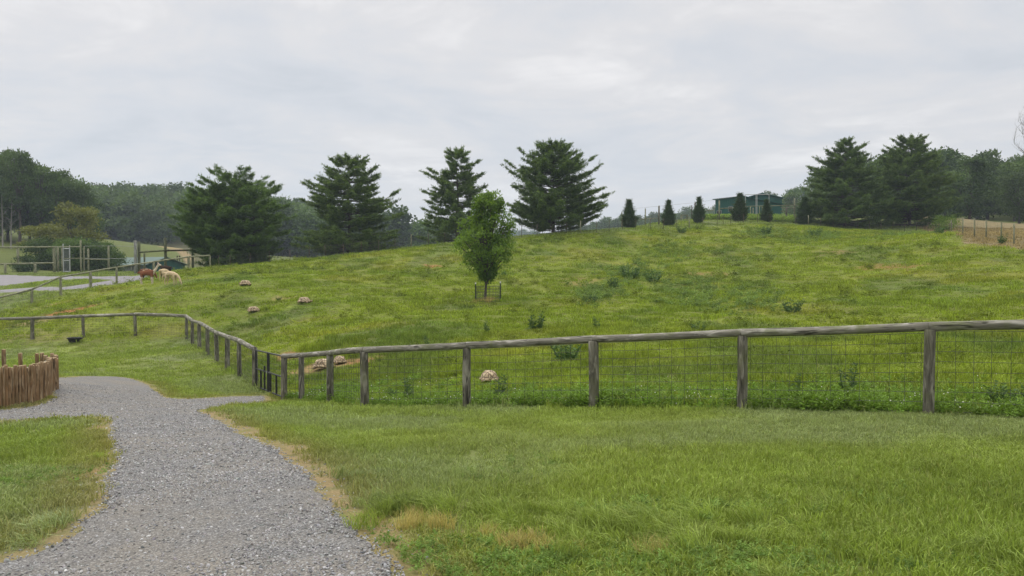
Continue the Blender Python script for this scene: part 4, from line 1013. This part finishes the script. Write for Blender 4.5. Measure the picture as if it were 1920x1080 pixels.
def valley_house():
    A_ = np.array(W(311,487,121)[:2]); B_ = np.array(W(236,485,129)[:2]); rv = B_-A_; L = np.hypot(*rv); ang = math.atan2(rv[1], rv[0])
    zg = -1.0; root = empty('green_roofed_building', (A_[0], A_[1], zg), 'low building with pale green metal roof and teal gable, sunk behind the parking road', 'building', rz=ang)
    hw = 3.1; he = 1.95-zg; hr = 3.05-zg; mb = MB()
    # local x along the ridge away, local y: +y is towards camera-left side
    s = 1
    mb.box((L/2, hw-.06, he/2), (L, .12, he)); mb.box((L/2, -hw+.06, he/2), (L, .12, he))
    mb.build('wall', M['greytrim'], root)
    gb = MB()
    for x in (0.0, L):
        x0 = x-(.02 if x == 0 else -.02); V = [(x0, -hw, 0), (x0, hw, 0), (x0, hw, he), (x0, 0, hr), (x0, -hw, he)]; t = .12 if x == 0 else -.12
        V += [(q[0]+t, q[1]*.98, q[2]-.01) for q in V]
        gb.add(V, [(0,1,2,3,4), (9,8,7,6,5), (0,5,6,1), (1,6,7,2), (2,7,8,3), (3,8,9,4), (4,9,5,0)])
    gb.build('gable', M['greenmetal'], root)
    rf = MB(); o_ = .45; dzz = (hr-he)/hw*o_
    for sg in (1, -1):
        V = [(-o_, 0, hr+.05), (L+o_, 0, hr+.05), (L+o_, sg*(hw+o_), he-dzz+.05), (-o_, sg*(hw+o_), he-dzz+.05)]; V += [(x, y, z+.09) for x, y, z in V]
        rf.add(V, [(3,2,1,0), (4,5,6,7), (0,1,5,4), (1,2,6,5), (2,3,7,6), (3,0,4,7)])
    rf.build('roof', M['greenroof'], root)
    for ch, px in (('M', 232), ('F', 247)):
        # find the place on the wall (local y=hw, or -hw: the side facing the camera) seen at px
        side = 1 if (Matrix.Rotation(ang, 3, 'Z') @ Vector((0, 1, 0))).y < 0 else -1
        best = min((abs((A_+rv/L*t+np.array((-math.sin(ang), math.cos(ang)))*side*hw)[0]/(A_+rv/L*t+np.array((-math.sin(ang), math.cos(ang)))*side*hw)[1]-(px-960)/FOC), t) for t in np.linspace(0, L, 400))[1]
        cu = bpy.data.curves.new('letter', 'FONT'); cu.body = ch; cu.size = .75; cu.extrude = .02; cu.align_x = 'CENTER'
        to = bpy.data.objects.new('tmp', cu); COL.objects.link(to); dg = bpy.context.evaluated_depsgraph_get(); me = bpy.data.meshes.new_from_object(to.evaluated_get(dg)); bpy.data.objects.remove(to)
        me.materials.clear(); me.materials.append(M['white']); o = bpy.data.objects.new('letter', me); link(o, root)
        o.location = (best, side*(hw+.03), W(px, 506, 121)[2]-zg); o.rotation_euler = (R(90), 0, math.pi if side == 1 else 0)
        o['label'] = 'white letter '+ch
valley_house()
def platform():
    x, Y = W(1283,414,100)[:2]; root = empty('wooden_platform', (x, Y, g1(x, Y)), 'small wooden table-like platform standing on the crest left of the slender evergreen', 'platform')
    mb = MB(); mb.box((0, 0, .68), (.9, .7, .08)); mb.build('top', M['greenpost'], root)
    for sx in (-1, 1):
        for sy in (-1, 1): mb = MB(); mb.box((sx*.38, sy*.28, .27), (.09, .09, .74)); mb.build('leg', M['greenpost'], root)
    mb = MB(); mb.box((0, .285, .33), (.67, .05, .07)); mb.build('rail', M['greenpost'], root)
platform()
for px, h_ in ((332.5, 1.0), (336.8, .95)):
    x, Y = W(px, 480, 150)[:2]; g = g1(x, Y); z1 = W(px, 479.5, 150)[2]; mb = MB(); mb.tube([(0, 0, -.2), (0, 0, max(.8, z1-g))], .13, 8); o = mb.build('short_post', M['darkwood']); o.location = (x, Y, g)
    tag(o, 'dark short post beside the pale dirt track, %s of two' % ('left' if px < 334 else 'right'), 'post', 'short posts by the pale track')
def feed_pan():
    x, Y = W(140,641,42.2)[:2]; g = g1(x, Y); mb = MB(); n = 28; V = []; prof = [(.26, .0), (.30, .10), (.355, .23), (.37, .235), (.37, .26), (.33, .26), (.28, .12), (.24, .05), (.0, .05)]
    for r_, z in prof: V += [(r_*math.cos(2*math.pi*k/n), r_*math.sin(2*math.pi*k/n), z) for k in range(n)]
    F = [(i*n+k, i*n+(k+1) % n, (i+1)*n+(k+1) % n, (i+1)*n+k) for i in range(len(prof)-1) for k in range(n)]
    mb.add(V, F); root = empty('feed_pan', (x, Y, g+.01), 'shallow black rubber feed pan on the grass beside a fence post', 'feed pan')
    mb.build('pan', M['rubber'], root, True)
    for a in (0, math.pi):
        h = MB(); h.tube([(.36*math.cos(a+t), .36*math.sin(a+t), .22) if abs(t) > .2 else (.42*math.cos(a+t), .42*math.sin(a+t), .2) for t in (-.3, -.15, 0, .15, .3)], .014, 6); h.build('handle', M['rubber'], root, True)
feed_pan()

# ---------------------------------------------------------------- animals
def skin_body(name, verts, edges, radii, m_, parent, root_i=0, sub=2):
    me = bpy.data.meshes.new(name); me.from_pydata(verts, edges, []); me.materials.append(m_)
    o = bpy.data.objects.new(name, me); link(o, parent)
    md = o.modifiers.new('skin', 'SKIN'); md.use_smooth_shade = True; sv_ = me.skin_vertices[0].data
    for i, r_ in enumerate(radii):
        sv_[i].radius = (r_, r_) if not isinstance(r_, tuple) else r_; sv_[i].use_root = (i == root_i)
    md.branch_smoothing = .6
    s = o.modifiers.new('sub', 'SUBSURF'); s.levels = sub; s.render_levels = sub
    return o
def fleece(name, a, b, legz=None, frontx=None, belly=None, patch=None, face=None):
    m_, T = mat(name); tc = T.n('ShaderNodeTexCoord').outputs['Object']; xyz = T.n('ShaderNodeSeparateXYZ', {0: tc}); nz = T.noise(tc, 7, 5, .65); j = T.math('MULTIPLY', T.math('SUBTRACT', nz, .5), .22)
    f = 0.0
    def add(f, v): return T.math('MAXIMUM', f, v)
    if legz: f = add(f, T.remap(T.math('ADD', xyz.outputs[2], j), legz+.03, legz-.03))
    if frontx: f = add(f, T.remap(T.math('ADD', xyz.outputs[0], j), frontx-.03, frontx+.03))
    if patch: f = add(f, T.remap(T.noise(tc, 2.6, 2, .5), patch, patch+.05))
    c = T.mix(f, a, b); c = T.mix(T.remap(nz, .35, .7, .25, 0), c, (.05, .04, .03))
    bs = T.n('ShaderNodeBsdfPrincipled', {'Base Color': c, 'Roughness': .95, 'Specular IOR Level': .1})
    T.t.links.new(T.n('ShaderNodeBump', {'Height': T.noise(tc, 30, 4, .7), 'Strength': .8, 'Distance': .03}).outputs[0], bs.inputs['Normal']); out(T, bs.outputs[0]); return m_
M['eye'] = simple('dark_eye', (.01, .01, .01), .2, var=0)
def alpaca(label, px, Y, rz, m_, neck, s=1.0, fat=1.0):
    x = (px-960)/FOC*Y; root = empty('alpaca', (x, Y, g1(x, Y)+.0), label, 'alpaca', 'alpacas by the rail fence', rz=rz); root.scale = (s, s, s)
    V = []; E = []; Rr = []
    def v(p, r_, par=None):
        V.append(p); Rr.append(r_)
        if par is not None: E.append((par, len(V)-1))
        return len(V)-1
    f = fat
    hip = v((-.36, 0, .80), (.185*f, .205*f)); c1 = v((-.14, 0, .79), (.205*f, .215*f), hip); c2 = v((.10, 0, .775), (.20*f, .225*f), c1); sh_ = v((.31, 0, .78), (.165*f, .20*f), c2)
    tl = v((-.53, 0, .84), .07, hip); v((-.61, 0, .72), .05, tl); 
    for sy in (-1, 1):
        a = v((-.36, sy*.12, .62), .105, hip); b = v((-.30, sy*.13, .47), .07, a); c = v((-.41, sy*.13, .29), .043, b); d = v((-.38, sy*.13, .10), .033, c); v((-.355, sy*.13, .02), .036, d)
        a = v((.29, sy*.11, .60), .085, sh_); b = v((.28, sy*.115, .42), .055, a); c = v((.30, sy*.115, .25), .040, b); d = v((.29, sy*.115, .09), .031, c); v((.315, sy*.115, .02), .036, d)
    if neck == 'up':
        n1_ = v((.46, 0, .92), .105, sh_); n2_ = v((.56, 0, 1.08), .078, n1_); n3_ = v((.64, 0, 1.25), .070, n2_); h = v((.70, 0, 1.34), .085, n3_); mz = v((.83, 0, 1.31), .052, h); v((.88, 0, 1.295), .038, mz); hd = (.72, 1.36)
        ear = (.67, 1.42, .66, 1.52)
    elif neck == 'level':
        n1_ = v((.48, 0, .88), .11, sh_); n2_ = v((.62, 0, .96), .08, n1_); n3_ = v((.76, 0, 1.03), .07, n2_); h = v((.86, 0, 1.06), .082, n3_); mz = v((.98, 0, 1.0), .05, h); v((1.02, 0, .975), .036, mz); hd = (.88, 1.08)
        ear = (.83, 1.13, .80, 1.22)
    else:
        n1_ = v((.47, 0, .68), .115, sh_); n2_ = v((.60, 0, .50), .085, n1_); n3_ = v((.69, 0, .33), .070, n2_); h = v((.74, 0, .20), .080, n3_); mz = v((.80, 0, .085), .052, h); v((.81, 0, .05), .038, mz); hd = (.76, .2)
        ear = (.70, .27, .62, .34)
    for sy in (-1, 1): e = v((ear[0], sy*.05, ear[1]), .022, h); v((ear[2], sy*.075, ear[3]), .010, e)
    skin_body('body', V, E, Rr, m_, root, 0, 2)
    for sy in (-1, 1):
        mb = MB(); mb.tube([(hd[0]+.02, sy*.066, hd[1]), (hd[0]+.02, sy*.084, hd[1])], [.017, .011], 8); mb.build('eye', M['eye'], root)
    return root
brown = fleece('brown_white_fleece', (.20, .075, .035), (.62, .53, .42), legz=.50, frontx=.40)
brown2 = fleece('red_brown_fleece', (.17, .062, .03), (.52, .42, .28), patch=.58)
darkf = fleece('dark_brown_fleece', (.045, .028, .020), (.05, .03, .02)); cream = fleece('cream_fleece', (.62, .48, .29), (.68, .56, .38), patch=.6)
alpaca('brown and white alpaca with a raised white neck and head, by the rail fence', 276.5, 60, R(10), brown, 'up', 1.17)
alpaca('reddish brown alpaca behind the white-necked one, its head lowered', 276.5, 65.5, R(4), brown2, 'down', 1.05)
alpaca('dark brown alpaca standing behind the two cream ones', 311, 65, R(158), darkf, 'level', 1.08)
alpaca('cream alpaca partly hidden behind the front grazing one', 309, 61, R(74), cream, 'down', 1.05, 1.03)
alpaca('cream alpaca grazing in front of the group, head down to the right', 321, 56, R(-14), cream, 'down', 1.08, 1.0)

def shell_mat():
    m_, T = mat('tortoise_shell'); tc = T.n('ShaderNodeTexCoord').outputs['Object']
    vo = T.n('ShaderNodeTexVoronoi', {'Vector': tc, 'Scale': 6.5}, feature='DISTANCE_TO_EDGE').outputs[0]; nz = T.noise(tc, 9, 5, .6)
    c = T.mix(T.remap(nz, .35, .65), (.33, .24, .14), (.56, .45, .28)); c = T.mix(T.remap(vo, .14, .03), c, (.13, .085, .045))
    b = T.n('ShaderNodeBsdfPrincipled', {'Base Color': c, 'Roughness': .75}); T.t.links.new(T.n('ShaderNodeBump', {'Height': T.remap(vo, 0, .15), 'Strength': .7, 'Distance': .02}).outputs[0], b.inputs['Normal']); out(T, b.outputs[0]); return m_
M['shell'] = shell_mat(); M['tskin'] = simple('tortoise_skin', (.26, .19, .11), .85, var=.3, scale=25, bump=.5)
def tortoise_shell():
    nu, nv = 40, 12; V = []; F = []
    for j in range(nv+1):
        t = j/nv; ph_ = t*math.pi/2
        for i in range(nu):
            a = 2*math.pi*i/nu; rr2 = math.cos(ph_)**.72 if t < 1 else 0
            bump_ = 1+.025*math.cos(a*12)*(1-t); rim = .055*max(0, 1-t*7)
            V.append(((.335*rr2*bump_+rim*rr2)*math.cos(a), (.245*rr2*bump_+rim*rr2)*math.sin(a), .085+.25*math.sin(ph_)**.85+.012*math.cos(5*a)*math.sin(2*ph_)+rim*.15*math.cos(a)**2))
    for j in range(nv):
        for i in range(nu): F.append((j*nu+i, j*nu+(i+1) % nu, (j+1)*nu+(i+1) % nu, (j+1)*nu+i))
    b = len(V); V += [(.34*math.cos(2*math.pi*i/nu), .245*math.sin(2*math.pi*i/nu), .06) for i in range(nu)]
    F += [(b+i, b+(i+1) % nu, (i+1) % nu, i) for i in range(nu)]; F.append(tuple(b+i for i in reversed(range(nu))))
    me = bpy.data.meshes.new('shell'); me.from_pydata(V, [], F); me.materials.append(M['shell']); me.polygons.foreach_set('use_smooth', [True]*len(F)); return me
SHELL = tortoise_shell()
def tortoise(label, px, py, Y, rz, s, headout=.12):
    x = (px-960)/FOC*Y; g = g1(x, Y); root = empty('tortoise', (x, Y, g+.02), label, 'tortoise', 'tortoises in the pasture', rz=rz); root.scale = (s, s, s)
    o = bpy.data.objects.new('shell', SHELL); link(o, root)
    V = [(-.05, 0, .10), (.18, 0, .11), (.30, 0, .12), (.34+headout*.5, 0, .12), (.37+headout, 0, .115), (-.25, 0, .10), (-.36, 0, .07)]; E = [(0,1),(1,2),(2,3),(3,4),(0,5),(5,6)]; Rr = [.10, .10, .06, .048, .045, .08, .02]
    for sx, par in ((1, 1), (-1, 5)):
        for sy in (-1, 1):
            b = len(V); V += [(sx*.20, sy*.17, .09), (sx*.27, sy*.22, .05), (sx*.30, sy*.215, .015)]; Rr += [.065, .060, .055]; E += [(par, b), (b, b+1), (b+1, b+2)]
    skin_body('body', V, E, Rr, M['tskin'], root, 0, 2)
    for sy in (-1, 1):
        mb = MB(); mb.tube([(.38+headout, sy*.036, .135), (.38+headout, sy*.05, .135)], [.009, .006], 6); mb.build('eye', M['eye'], root)
tortoise('tortoise facing the camera behind the log fence, seen through the wire', 917, 717, 21.3, R(-84), .93, .02)
tortoise('large tortoise on pale soil behind the fence, left of the fence post', 606, 687, 26.3, R(170), 1.0, .04)
tortoise('tortoise on bare soil just right of the fence post, dark end towards the camera', 636, 684, 26.8, R(-60), .78, .02)
tortoise('tortoise uppermost in the pasture, nearest to the grazing alpacas', 460, 530, 52, R(185), 1.02, .06)
tortoise('tortoise in the open grass directly above the left log fence', 475, 585, 44, R(200), .92, .0)
tortoise('tortoise with head stretched out to the right, rightmost of the three in open grass', 570, 573, 45, R(-8), 1.02, .14)

# ---------------------------------------------------------------- weeds, flowers, stones
def weed_mesh(name, seed, H, n_st, rad, leafL, upright=.8, matk='weed', leaves=16):
    r = np.random.default_rng(seed); mb = MB(); Vs = []; Tn = []
    for k in range(n_st):
        a = r.uniform(0, 6.28); q = rad*math.sqrt(r.uniform()); b = np.array([q*math.cos(a), q*math.sin(a), 0]); d = unit(np.array([math.cos(a)*(1-upright), math.sin(a)*(1-upright), upright])); hl = H*r.uniform(.55, 1.0)
        mb.tube([tuple(b*.5), tuple(b*.8+d*hl*.5), tuple(b+d*hl)], [.006, .005, .002], 4, cap=False)
        m_ = leaves; t = r.uniform(.1, 1, m_)[:, None]; p = b*.7+d*hl*t+r.normal(0, .01, (m_, 3)); aa = r.uniform(0, 6.28, m_); dv = np.c_[np.cos(aa), np.sin(aa), r.uniform(.0, .9, m_)]
        L = leafL*r.uniform(.5, 1.1, m_)*(1.15-t[:, 0]*.6); Vs.append(blades(p, dv, L, L*.33, r)); Tn.append(np.repeat(r.uniform(.1, 1, m_), 4))
    V = np.vstack(Vs); cm = np_mesh(name, V, [np.arange(len(V)).reshape(-1, 4)], [M[matk]]); fattr(cm, 'tint', np.concatenate(Tn)); return cm, mb.mesh(name+'_stem', M[matk])
wd1 = weed_mesh('thistle', 900, .75, 16, .22, .20, .8); wd2 = weed_mesh('thistle', 901, .62, 22, .30, .17, .72); wd3 = weed_mesh('weed', 902, .8, 9, .12, .17, .9, leaves=20)
def weed(pair, px, Y, s, label, name='thistle_plant', cat='weed', sc=None):
    x = (px-960)/FOC*Y; root = empty(name, (x, Y, g1(x, Y)-.02), label, cat, 'larger weeds in the pasture', rz=frnd.uniform(0, 6)); root.scale = sc or (s, s, s)
    c = bpy.data.objects.new('leaves', pair[0]); link(c, root); t = bpy.data.objects.new('stem', pair[1]); link(t, root)
for a in ((wd1,1006,31,1.15,'tall dark thistle just above the fence rail, right of the tortoise by the wire'),(wd3,1119,30.5,.8,'small dark weed above the rail beside the middle fence post'),(wd2,1310,29,.85,'rounded dark weed above the rail between the two right posts'),
          (wd2,1487,36,1.35,'large dark green bush-like weed above the rail, right of centre'),(wd2,1062,24,1.3,'broad grey-green weed behind the wire left of the middle post'),(wd3,800,28,.6,'small thin weed just above the rail, left of the tortoise'),
          (wd3,912,30,.75,'slim single weed above the rail over the tortoise'),(wd1,1436,82,1.8,'tall dark weed near the crest below the second barn'),(wd2,1527,80,1.9,'spreading dark weed near the crest below the right pines'),(wd2,1278,82,1.5,'low dark weed near the crest below the evergreens'),
          (wd1,1760,68,1.3,'dark weed high on the right slope below the right pine'),(wd1,1877,57.5,1.1,'leafy dark weed at the foot of the right field fence'),(wd2,1180,55,2.1,'wide dark weed patch on the slope right of the young tree'),(wd2,1225,53,1.7,'dark weed patch slightly right of the widest one on the slope'),(wd1,1150,50,1.3,'dark weed left of the widest weed patch on the slope'),
          (wd2,1105,43,1.2,'low dark weed on the slope between young tree and weed patch'),(wd3,766,16.9,.75,'leafy upright weed behind the wire, left of the second post'),(wd3,937,16.4,.85,'leafy upright weed behind the wire, below the tortoise'),
          (wd3,1492,12.8,.7,'upright weed behind the wire, right of the fourth post'),(wd3,1592,12.6,.85,'upright leafy weed behind the wire, halfway to the rightmost post'),(wd2,1890,11.6,.75,'dark weed heap at the wire near the right edge'),(wd2,1190,12.2+1.6,.5,'low weed behind the wire right of the middle post'),
          (wd3,735,17.2,.6,'short weed behind the wire between the first posts'),(wd2,522,46,.5,'tiny dark grass clump between the tortoises'),(wd1,945,57,.7,'small weed beside the young tree')):
    weed(a[0], a[1], a[2], a[3], a[4])
def card_proto(pair, m_, name):
    cm = pair[0]; V = np.empty(len(cm.vertices)*3, np.float32); cm.vertices.foreach_get('co', V); tn = np.empty(len(cm.vertices), np.float32); cm.attributes['tint'].data.foreach_get('value', tn)
    me = np_mesh(name, V.reshape(-1, 3), [np.arange(len(tn)).reshape(-1, 4)], [m_]); fattr(me, 'tint', tn); return bpy.data.objects.new(name, me)
broad = [card_proto(weed_mesh('herb', 910+i, .22, 9, .12, .085, .7, leaves=10), GM, 'herb') for i in range(3)]
# leafy ground cover along the wire
def cover_along_fence():
    n = 5200; k = rng.integers(0, len(FRONT)-1, n); t = rng.uniform(0, 1, n); F_ = np.array(FRONT)[:, :2]
    P = F_[k]*(1-t[:, None])+F_[k+1]*t[:, None]; off = rng.exponential(1.0, n)+.05; P = P+np.c_[off*.45, off*.95]
    P = P[(off < 4.5)]; off = off[off < 4.5]; P = P[pad_w(P[:, 0], P[:, 1]) > 0]; n = len(P)
    keep = fbm(P[:, 0]*.9, P[:, 1]*.9, 7, 2)+rng.uniform(-.2, .2, n) > .36; P = P[keep]; n = len(P); s = rng.uniform(.6, 1.25, n)*(.7+.7*fbm(P[:, 0]*.7, P[:, 1]*.7, 17, 2))
    col = np.array((.16, .26, .04))*(1-.4*rng.uniform(0, 1, (n, 1)))*rng.uniform(.8, 1.25, (n, 1))
    scatter('leafy_ground_cover', np.c_[P, G(P[:, 0], P[:, 1])], np.c_[rng.normal(0, .2, n), rng.normal(0, .2, n), rng.uniform(0, 6.28, n)], np.c_[s, s, s], rng.integers(0, 3, n), col, broad)
    # white clover heads
    wm, T = mat('clover_white'); out(T, T.n('ShaderNodeBsdfPrincipled', {'Base Color': (.72, .72, .60, 1), 'Roughness': .8}).outputs[0])
    V = []; F = []
    for i in range(8): V.append((.011*math.cos(i*.785), .011*math.sin(i*.785), 0)); 
    V += [(0, 0, .012), (0, 0, -.012)]; F = [(i, (i+1) % 8, 8) for i in range(8)]+[((i+1) % 8, i, 9) for i in range(8)]
    fm = np_mesh('clover_head', V, [np.array(F)], [wm]); fo = bpy.data.objects.new('clover_head', fm)
    n = 800; k = rng.integers(0, len(FRONT)-1, n); t = rng.uniform(0, 1, n); P = F_[k]*(1-t[:, None])+F_[k+1]*t[:, None]; off = rng.exponential(.9, n)+.1; P = P+np.c_[off*.45, off*.95]
    P = P[pad_w(P[:, 0], P[:, 1]) > 0]; n = len(P); s = rng.uniform(.6, 1.2, n)
    scatter('clover_flowers', np.c_[P, G(P[:, 0], P[:, 1])+rng.uniform(.08, .2, n)], np.zeros((n, 3)), np.c_[s, s, s], np.zeros(n), np.ones((n, 3)), [fo])
cover_along_fence()
def pasture_clumps():
    x, y = fan_points(15, 90, .6); pw = pad_w(x, y); d = fbm(x*.28, y*.17, 131, 3); k = (pw > .5) & (d+rng.uniform(-.12, .12, len(x)) > .56); x, y = x[k], y[k]; n = len(x)
    s = rng.uniform(.8, 1.7, n)*(1+np.hypot(x, y)/90); col = zone_col(x, y)*rng.uniform(.5, .85, (n, 1))
    scatter('pasture_weeds', np.c_[x, y, G(x, y)], np.c_[np.zeros(n), np.zeros(n), rng.uniform(0, 6.28, n)], np.c_[s, s, s*rng.uniform(.6, 1, n)], rng.integers(0, 3, n), col, broad)
    pts = []
    for (px, py, sx, sy, n_, Yy) in ((1185,490,60,3.5,150,57),(1120,545,40,2.5,110,47),(1430,440,45,3,120,82),(1530,448,50,3,120,80),(1300,530,60,4,120,47),(1700,455,80,4,120,76),(1250,470,50,4,80,70),(1400,560,90,3,90,41)):
        pxx = rng.normal(px, sx*.5, n_); yy = rng.normal(Yy, sy, n_); pts.append(np.c_[(pxx-960)/FOC*yy, yy])
    P = np.vstack(pts); n = len(P); s = rng.uniform(.9, 2.6, n)
    scatter('pasture_weeds', np.c_[P, G(P[:, 0], P[:, 1])], np.c_[np.zeros(n), np.zeros(n), rng.uniform(0, 6.28, n)], np.c_[s, s, s*.85], rng.integers(0, 3, n), np.array((.125, .185, .045))*rng.uniform(.7, 1.4, (n, 1)), broad)
pasture_clumps()
longP = [tuft('long_tuft', 600+i, 130, .20, .14, .26, .008, 1.25, leanbias=(.2*(i-1), -.35)) for i in range(4)]
dryP = [tuft('dry_tuft', 640+i, 110, .13, .10, .24, .0045, .55) for i in range(2)]
def long_grass():
    P = []; 
    for px, py, n_, sp in ((700,965,5,.16),(745,955,6,.2),(800,950,4,.22),(860,955,4,.2),(1000,960,6,.3),(1080,1000,9,.3),(1180,1010,7,.3),(1300,1000,7,.35),(1430,985,6,.4),(1540,975,4,.4),(1640,1010,5,.4),(1790,1040,5,.5),(1240,1040,4,.3),(1170,945,4,.3),(900,900,5,.5),(1130,890,4,.6),(160,985,5,.2),(120,1010,4,.2),(185,935,3,.15),(60,1040,3,.2),(200,860,3,.15),(1500,900,4,.8),(670,900,4,.3),(1700,900,4,.8)):
        c = hit(px, py); P += [(c[0]+rng.normal(0, sp), c[1]+rng.normal(0, sp*.7)) for _ in range(n_)]
    P = np.array(P); k = ~inside(PATHC[::3], P[:, 0], P[:, 1]); P = P[k]; n = len(P); s = rng.uniform(.34, .68, n)
    col = zone_col(P[:, 0], P[:, 1])*rng.uniform(.85, 1.2, (n, 1))*np.array((1, 1.0, 1.15))
    scatter('long_grass', np.c_[P, G(P[:, 0], P[:, 1])], np.c_[rng.normal(0, .15, n), rng.normal(0, .15, n), rng.normal(0, .7, n)], np.c_[s, s, s], rng.integers(0, 4, n), col, longP)
    P = []
    for px, py, n_, sp in ((975,1030,5,.09),(800,985,4,.12),(770,990,2,.08),(1050,1040,2,.05),(1240,1050,3,.1),(905,1005,2,.08)):
        c = hit(px, py); P += [(c[0]+rng.normal(0, sp), c[1]+rng.normal(0, sp*.5)) for _ in range(n_)]
    cx_, cy_ = W(915,566,44.8)[:2]; P += [(cx_+rng.normal(0, .3), cy_+rng.normal(0, .25)) for _ in range(14)]
    P = np.array(P); n = len(P); s = rng.uniform(.4, .7, n); s[-14:] *= 2.6; col = np.array((.40, .33, .13))*rng.uniform(.8, 1.2, (n, 1))
    scatter('dry_grass', np.c_[P, G(P[:, 0], P[:, 1])], np.c_[np.zeros(n), np.zeros(n), rng.uniform(0, 6.28, n)], np.c_[s, s, s], rng.integers(0, 2, n), col, dryP)
long_grass()
def lawn_clover():
    P = []
    for px, py, n_, sx, sy in ((700,1035,50,.22,.12),(900,1060,70,.45,.12),(1150,1062,110,.6,.12),(1450,1070,90,.6,.1),(620,990,20,.12,.08),(1250,960,60,.4,.12),(1650,940,50,.5,.15),(1000,880,40,.5,.2),(60,900,60,.3,.2)):
        c = hit(px, py); P.append(np.c_[rng.normal(c[0], sx, n_), rng.normal(c[1], sy*1.6, n_)])
    P = np.vstack(P); P = P[~inside(PATHC[::3], P[:, 0], P[:, 1])]; n = len(P); s = rng.uniform(.16, .32, n); col = np.array((.14, .22, .05))*rng.uniform(.7, 1.35, (n, 1))
    scatter('lawn_clover', np.c_[P, G(P[:, 0], P[:, 1])+.015], np.c_[rng.normal(0, .2, n), rng.normal(0, .2, n), rng.uniform(0, 6.28, n)], np.c_[s*1.3, s*1.3, s], rng.integers(0, 3, n), col, broad)
lawn_clover()
def tall_border():
    n = 1500; px = rng.uniform(1315, 1500, n); Y = rng.uniform(99, 110, n); x = (px-960)/FOC*Y; s = rng.uniform(1.6, 3.2, n)
    col = np.array((.17, .25, .045))*rng.uniform(.6, 1.3, (n, 1)); scatter('tall_border_grass', np.c_[x, Y, G(x, Y)], np.c_[np.zeros(n), np.zeros(n), rng.uniform(0, 6.28, n)], np.c_[s*1.5, s*1.5, s*1.2], rng.integers(0, 3, n), col, broad)
tall_border()
def stones():
    r = np.random.default_rng(77); sm, T = mat('stone_chip'); c = T.n('ShaderNodeAttribute', attribute_name='tintcol', attribute_type='INSTANCER').outputs['Color']
    out(T, T.n('ShaderNodeBsdfPrincipled', {'Base Color': c, 'Roughness': .8, 'Specular IOR Level': .3}).outputs[0]); pr = []
    import bmesh
    for i in range(5):
        bm = bmesh.new(); bmesh.ops.create_icosphere(bm, subdivisions=1, radius=1)
        for v_ in bm.verts: v_.co = Vector((v_.co.x*r.uniform(.7, 1.3), v_.co.y*r.uniform(.55, 1.0), v_.co.z*r.uniform(.3, .75)))
        me = bpy.data.meshes.new('chip'); bm.to_mesh(me); bm.free(); me.materials.append(sm); pr.append(bpy.data.objects.new('chip', me))
    def lay(name, r0, r1, dens, s0, s1, poly_test, colf):
        x, y = fan_points(r0, r1, dens); k = poly_test(x, y); x, y = x[k], y[k]; n = len(x); s = r.uniform(s0, s1, n)*r.choice([.7, 1, 1.5], n, p=[.45, .45, .1])
        kp = r.uniform(0, 1, n) < (1-.75*smooth(.50, .66, fbm(x*.75+9, y*.38, 201, 3))) if r0 < 15 and dens > 200 else np.ones(n, bool); x, y, s = x[kp], y[kp], s[kp]; n = len(x)
        lift = .016*smooth(0, .15, edist(PATHC[::4], x, y))*inside(PATHC[::3], x, y)
        scatter(name, np.c_[x, y, G(x, y)+lift+s*.15], r.uniform(0, 6.28, (n, 3))*np.array((.12, .12, 1)), np.c_[s, s, s], r.integers(0, 5, n), colf(n), pr)
    def gc(n):
        b = r.choice([.12, .21, .29, .36, .52], n, p=[.14, .34, .35, .155, .015])[:, None]*r.uniform(.8, 1.2, (n, 1)); return b*np.array((1.0, .99, .97))+r.normal(0, .006, (n, 3))
    inp = lambda x, y: inside(PATHC[::3], x, y)
    lay('gravel_stones', 2.5, 8, 2500, .005, .011, inp, gc); lay('gravel_stones', 8, 15, 900, .007, .014, inp, gc); lay('gravel_stones', 15, 24, 200, .010, .017, inp, gc)
    lay('scattered_stones', 3, 14, 130, .006, .012, lambda x, y: (~inside(PATHC[::3], x, y)) & (edist(PATHC[::4], x, y) < .28), gc)
stones()

# ---------------------------------------------------------------- air
def haze():
    mb = MB(); mb.box((0, 0, 35), (2560, 2560, 200)); zmin = -70
    m_, T = mat('haze_air'); T.n('ShaderNodeOutputMaterial', {'Volume': T.n('ShaderNodeVolumePrincipled', {'Color': (.74, .86, 1.0, 1), 'Density': .00040, 'Anisotropy': .2}).outputs[0]})
    o = mb.build('haze', m_); tag(o, kind='stuff')
haze()
